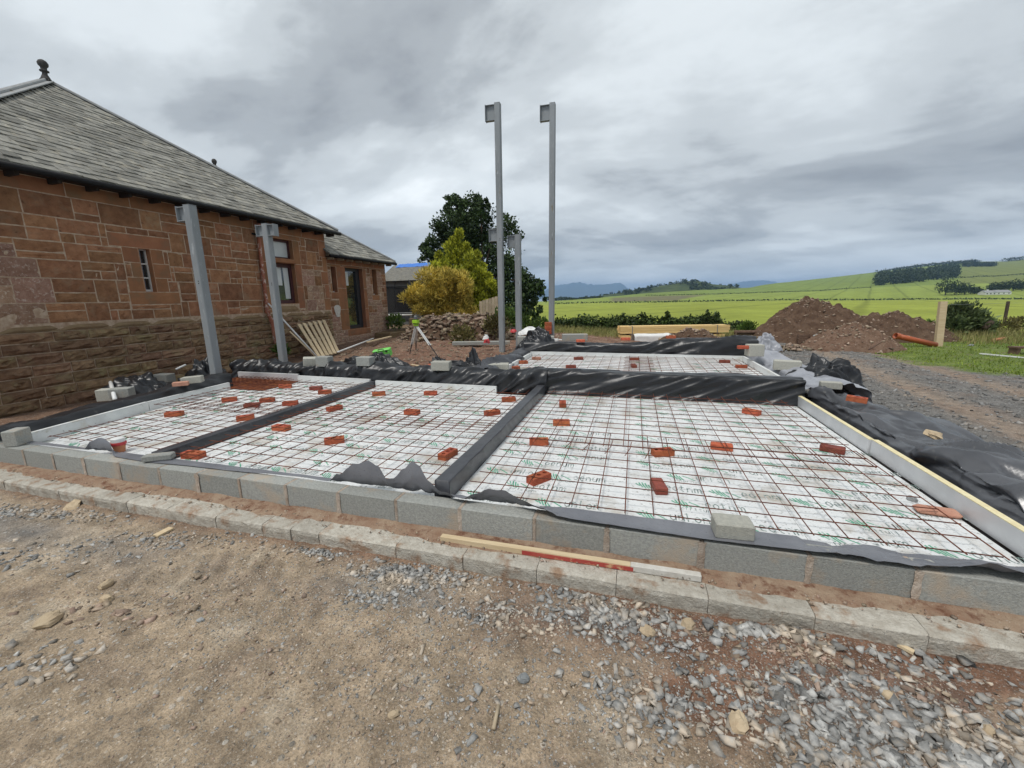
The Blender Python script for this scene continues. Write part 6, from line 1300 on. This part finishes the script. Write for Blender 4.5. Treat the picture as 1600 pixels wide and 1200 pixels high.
sheet('wrapped_pack', wrapf, 40, 24, 'white', 'pack wrapped in white plastic in front of the timber stack', .03, 3, 2, 90.0, cat='pack').location = tuple(w)
bpy.data.objects['wrapped_pack'].rotation_euler = (0, 0, .285)
# long brown trough, pallet scrap and broken stone
c = ond(1213, 525, 17.6); c[2] = zg(c[0], c[1]); t = thing('steel_trough', c, 'long rusty brown trough lying left of the tall soil heap', 'trough', rz=.10); hz = ond(1213, 516.5, 17.6)[2]-c[2]
MB().tube([(-1.65, 0, hz-.06), (1.45, 0, hz-.06)], .075, 9).build('top_rail', MAT['rustwood'], t, smooth=True); MB().box((-.1, .05, hz*.42), (3.1, .06, hz*.62)).build('side', MAT['rustwood'], t); MB().box((-.1, .25, .1), (3.1, .4, .06)).build('bottom', MAT['rustwood'], t)
for x in (-1.6, -.55, 1.5): MB().box((x, .02, hz*.45), (.07, .2, hz*.9)).build('bracket', MAT['rustwood'], t)
MB().box((1.62, -.05, hz*.42), (.06, .3, hz*.95)).build('end_plate', MAT['woodgrey'], t)
p = gpt(1228, 547); k = rng.normal(0, 1, (90, 3))*np.array([.32, .2, .05]); k[:, 2] = np.abs(k[:, 2])+.04
tag(link('broken_stone', stones_mesh('broken_stone', k+np.array(p), .03+.06*rng.random(90), MAT['rubble'])), 'little pile of broken pinkish stone at the edge of the yard', None, None, 'stuff')
c = ond(1256, 531, 15.2); t = thing('timber_crate', c, 'half buried brown slatted crate in the soil heap', 'crate', rz=.2)
for k in range(4): MB().box((0, 0, .14-.09*k), (.42, .06, .06)).build('slat', MAT['rustwood'], t)
for x in (-.2, .2): MB().box((x, .05, 0), (.05, .06, .4)).build('upright', MAT['rustwood'], t)
rock(1275, 527, .12, 'rockgrey', 'white angular stone on the front of the tall soil heap', 41, z=ond(1275, 528, 15.1)[2], flat=.7)
# orange drain pipe
a = ond(1399, 524.5, 14.6); b = ond(1462, 539, 14.6); o = (a+b)/2; d = Vector(b-a).normalized(); t = thing('drain_pipe', o, 'orange clay coloured drain pipe resting on the reddish heap', 'pipe')
sd = d.orthogonal().normalized(); s2 = d.cross(sd); V = []; nn_ = 16
for P_, r_ in ((a, .092), (b, .092), (b, .085), (a, .085)):
    for k in range(nn_): q = 2*math.pi*k/nn_; V.append(tuple(Vector(P_-o)+(sd*math.cos(q)+s2*math.sin(q))*r_))
F = [(j*nn_+k, j*nn_+(k+1) % nn_, ((j+1) % 4)*nn_+(k+1) % nn_, ((j+1) % 4)*nn_+k) for j in range(4) for k in range(nn_)]
MB().add(V, F).build('barrel', MAT['orangepipe'], t, smooth=True)
V = []
for P_, r_ in ((a-np.array(d)*.004, .105), (a+np.array(d)*.13, .105), (a+np.array(d)*.135, .092), (a-np.array(d)*.004, .092)):
    for k in range(nn_): q = 2*math.pi*k/nn_; V.append(tuple(Vector(P_-o)+(sd*math.cos(q)+s2*math.sin(q))*r_))
MB().add(V, F).build('socket', MAT['orangepipe'], t)
rod('plank', ond(1358, 546, 13.3), ond(1378, 533.5, 13.3), .05, .03, 'rustwood', 'short dark board lying on the reddish heap', 'plank')
# fence posts and wire
p = gpt(1466, 541); tp_ = ond(1473.5, 471, 14.55); a = np.array(p); h_ = tp_-a; t = thing('fence_post', a, 'stout pale wooden fence post right of the orange pipe', 'fence post')
MB().bar((0, 0, -.1), tuple(h_), .20, .13, up=(0, 1, 0)).build('post', MAT['woodpale'], t)
MB().box(tuple(h_*.97+np.array([.1, -.02, 0])), (.05, .05, .03)).build('staple', MAT['steeldark'], t)
p2 = ond(1570, 501, 24); q2 = ond(1575.5, 471, 24); t = thing('fence_post', p2, 'thin dark fence post against the pale field at the right', 'fence post'); MB().bar((0, 0, -.3), tuple(q2-p2), .11, .11, up=(0, 1, 0)).build('post', MAT['bark'], t)
mb = MB(); r0 = tp_-np.array([0, 0, .12]); r1 = q2-np.array([0, 0, .1]); r2 = r1+(r1-r0)*1.2; mb.tube([rel(r0, r0), rel(r1, r0), rel(r2, r0)], .006, 5); mb.build('fence_wire', MAT['steeldark'], loc=tuple(r0), label='taut wire strung between the fence posts at the right', cat='wire')
a, b = ond(1537, 514, 18), ond(1549, 503, 18); rod('log', a, b, .22, .22, 'bark', 'dark rotten log leaning right of the grey green shrub', 'log', True)
a, b = gpt(1531, 554), gpt(1604, 561); rod('plank', a+np.array([0, 0, .03]), b+np.array([0, 0, .03]), .07, .03, 'white', 'long white strip lying on the grass at the right', 'plank')
a, b = gpt(1551, 534), gpt(1571, 531); rod('pipe', a+np.array([0, 0, .06]), b+np.array([0, 0, .06]), .12, .12, 'terracotta', 'short terracotta pipe lying in the grass', 'pipe', True)
c = gpt(1594, 553); t = thing('low_bench', c, 'low dark timber bench in the grass at the right edge', 'bench', rz=.2); MB().box((.1, 0, .20), (.7, .3, .05)).build('seat', MAT['rustwood'], t)
for x in (-.18, .38): MB().box((x, 0, .09), (.08, .26, .18)).build('leg', MAT['rustwood'], t)
rock(1517, 541, .11, 'rockgrey', 'dark tussock topped boulder in the grass right of the fence post', 43, z=zg(*gpt(1517, 542)[:2]), flat=.5)

# ------------------------------------------------------------------ far things: hedgerows, woods, farm
def far_foliage(name, pts, size, mat, label, cat=None, kind=None, per=60, aspect=.8):
    bl = [(np.array([p[0], p[1], p[2]+h*.8]), r, r, h, per) for p, r, h in pts]; o = np.array(pts[len(pts)//2][0])
    return foliage(name, bl, MAT[mat], size, o, None, shell=.3, aspect=aspect, loc=tuple(o), label=label, cat=cat, kind=kind)
def hedgerow(ctrl, lab, h=.55, step=3.0, mat='wood_far'):
    pts = []
    for (p0, d0), (p1, d1) in zip(ctrl[:-1], ctrl[1:]):
        a, b = on_field(p0, d0), on_field(p1, d1); n = max(2, int(np.linalg.norm(b-a)/step))
        for k in range(n):
            t = k/n; q = on_field(p0+(p1-p0)*t, d0+(d1-d0)*t); pts.append((q, 1.9, h*(1+.5*nz(q[0]*.05, q[1]*.05))))
    far_foliage('hedgerow', pts, .9, mat, lab, 'hedge', per=16)
hedgerow([(862, 260), (1000, 260), (1225, 260), (1500, 260), (1640, 260)], 'thin dark hedgerow running right across the nearer green fields', .55)
hedgerow([(1010, 470), (1120, 470), (1275, 470), (1362, 470)], 'thin dark hedgerow higher up the far green field', .75)
hedgerow([(1490, 560), (1560, 575), (1640, 590)], 'dark hedgerow above the white farm', 1.2)
pts = []
for k in range(60):
    px = 862+k*1.3; q = on_field(px, 505+20*random.random()); h = 2.4*(1.2-abs(k-12)/26 if k < 30 else .5+.2*random.random()); pts.append((q, 2.6, max(.9, h)))
far_foliage('tree_belt', pts, 1.3, 'wood_far', 'low dark belt of trees on the left skyline of the fields', None, 'stuff', 40)
pts = []
for k in range(190):
    px = random.uniform(1369, 1490); t = (px-1369)/121; lo = 500+45*t; d_ = random.uniform(lo, lo+150+110*t); q = on_field(px, d_); pts.append((q, 6, 5.5+3*random.random()))
for k in range(40): px = random.uniform(1470, 1545); q = on_field(px, 860+40*random.random()); pts.append((q, 6, 4+2*random.random()))
far_foliage('woodland', pts, 1.7, 'wood_far', 'dense dark wood on the hillside at the right', None, 'stuff', 130)
pts = [(on_field(px, 1080), 8, 3+2*random.random()) for px in np.arange(1366, 1520, 3)]+[(on_field(px, 1110), 9, 6) for px in np.arange(1560, 1660, 3)]
far_foliage('woodland', pts, 2.6, 'wood_far', 'strip of dark trees along the skyline above the wood', None, 'stuff', 40)
pts = []
for k in range(420):
    i, j = random.randrange(6, 62), random.randrange(4, 9); q = HILL[i, j]+np.array([random.uniform(-12, 12), random.uniform(-12, 12), 0]); 
    if noise.noise(Vector(q*.012)) > -.12: pts.append((q-np.array([0, 0, 1.5]), 4.5, 2.0+1.6*random.random()))
far_foliage('hill_scrub', pts, 2.4, 'wood_far', 'dark scrub covering the rounded hill beyond the fields', None, 'stuff', 26)
tset = [(1478, 300, 6.0, 7.2, 'tall dark tree left of the white farm, above the fence post'), (1493, 305, 6.0, 5.2, 'broad dark tree second left of the white farm'), (1508, 305, 5.6, 4.6, 'rounded dark tree nearest the middle of the row left of the white farm'), (1524, 310, 4.2, 2.9, 'low dark tree nearest the left gable of the white farm'),
        (1553, 330, 4.4, 4.2, 'dark tree rising behind the white farm roof'), (1567, 330, 4.2, 4.4, 'dark tree behind the right half of the white farm'), (1583, 335, 4.6, 5.2, 'tall dark tree right of the white farm'), (1597, 335, 4.4, 4.8, 'dark tree at the right edge beyond the white farm')]
for px, d_, r, h, lab in tset:
    q = on_field(px, d_); t = thing('farm_tree', q, lab, 'tree', 'trees around the white farm'); foliage('crown', [(q+np.array([0, 0, h]), r, r, h*.85, 420), (q+np.array([r*.5, 0, h*.7]), r*.7, r*.7, h*.6, 200), (q+np.array([-r*.5, 0, h*.8]), r*.7, r*.7, h*.6, 200)], MAT['wood_far'], 1.0, q, t, shell=.4)
    MB().tube([(0, 0, -1), (0, 0, h)], [.35, .2], 6).build('trunk', MAT['bark'], t)
q = on_field(1557, 300); t = thing('farmhouse', q, 'low white farmhouse with pale roofs among trees', 'farmhouse', rz=.3)
for x, L, h, nm in ((-6.5, 8, 1.5, 'wall'), (3.0, 11, 1.7, 'wall')):
    MB().box((x, 0, h/2), (L, 5, h)).build('wall', MAT['white'], t); r_ = MB().add([(x-L/2-.2, -2.7, h), (x+L/2+.2, -2.7, h), (x+L/2+.2, 0, h+1.6), (x-L/2-.2, 0, h+1.6), (x+L/2+.2, 2.7, h), (x-L/2-.2, 2.7, h)], [(0, 1, 2, 3), (3, 2, 4, 5)]).build('roof', MAT['lead'], t)
    MB().add([(x-L/2, -2.5, h-.1), (x-L/2, 2.5, h-.1), (x-L/2, 0, h+1.45), (x+L/2, -2.5, h-.1), (x+L/2, 2.5, h-.1), (x+L/2, 0, h+1.45)], [(0, 2, 1), (3, 4, 5)]).build('gable', MAT['white'], t)
    for k in range(3): MB().box((x-L/3+k*L/3, -2.53, h*.55), (.8, .08, .8)).build('window', MAT['framedark'], t)
MB().box((-6.5, 0, 3.3), (.7, .7, .9)).build('chimney', MAT['white'], t)

# ------------------------------------------------------------------ air
hz_m, hn, hl, _ = new_mat('haze')
for n_i in list(hn): hn.remove(n_i)
ho = N(hn, 'ShaderNodeOutputMaterial'); hv = N(hn, 'ShaderNodeVolumePrincipled'); hv.inputs['Color'].default_value = (0.42, 0.66, 1.0, 1); hv.inputs['Density'].default_value = 1.6e-4; hl.new(hv.outputs[0], ho.inputs['Volume'])
MB().box((0, 5000, 144), (25500, 19000, 376)).build('haze', hz_m, kind='stuff', label='pale blue sea haze over land and water')
print('objects', len(bpy.data.objects), 'tris', sum(len(o.data.loop_triangles) if o.type == 'MESH' and (o.data.calc_loop_triangles() or True) else 0 for o in bpy.data.objects))
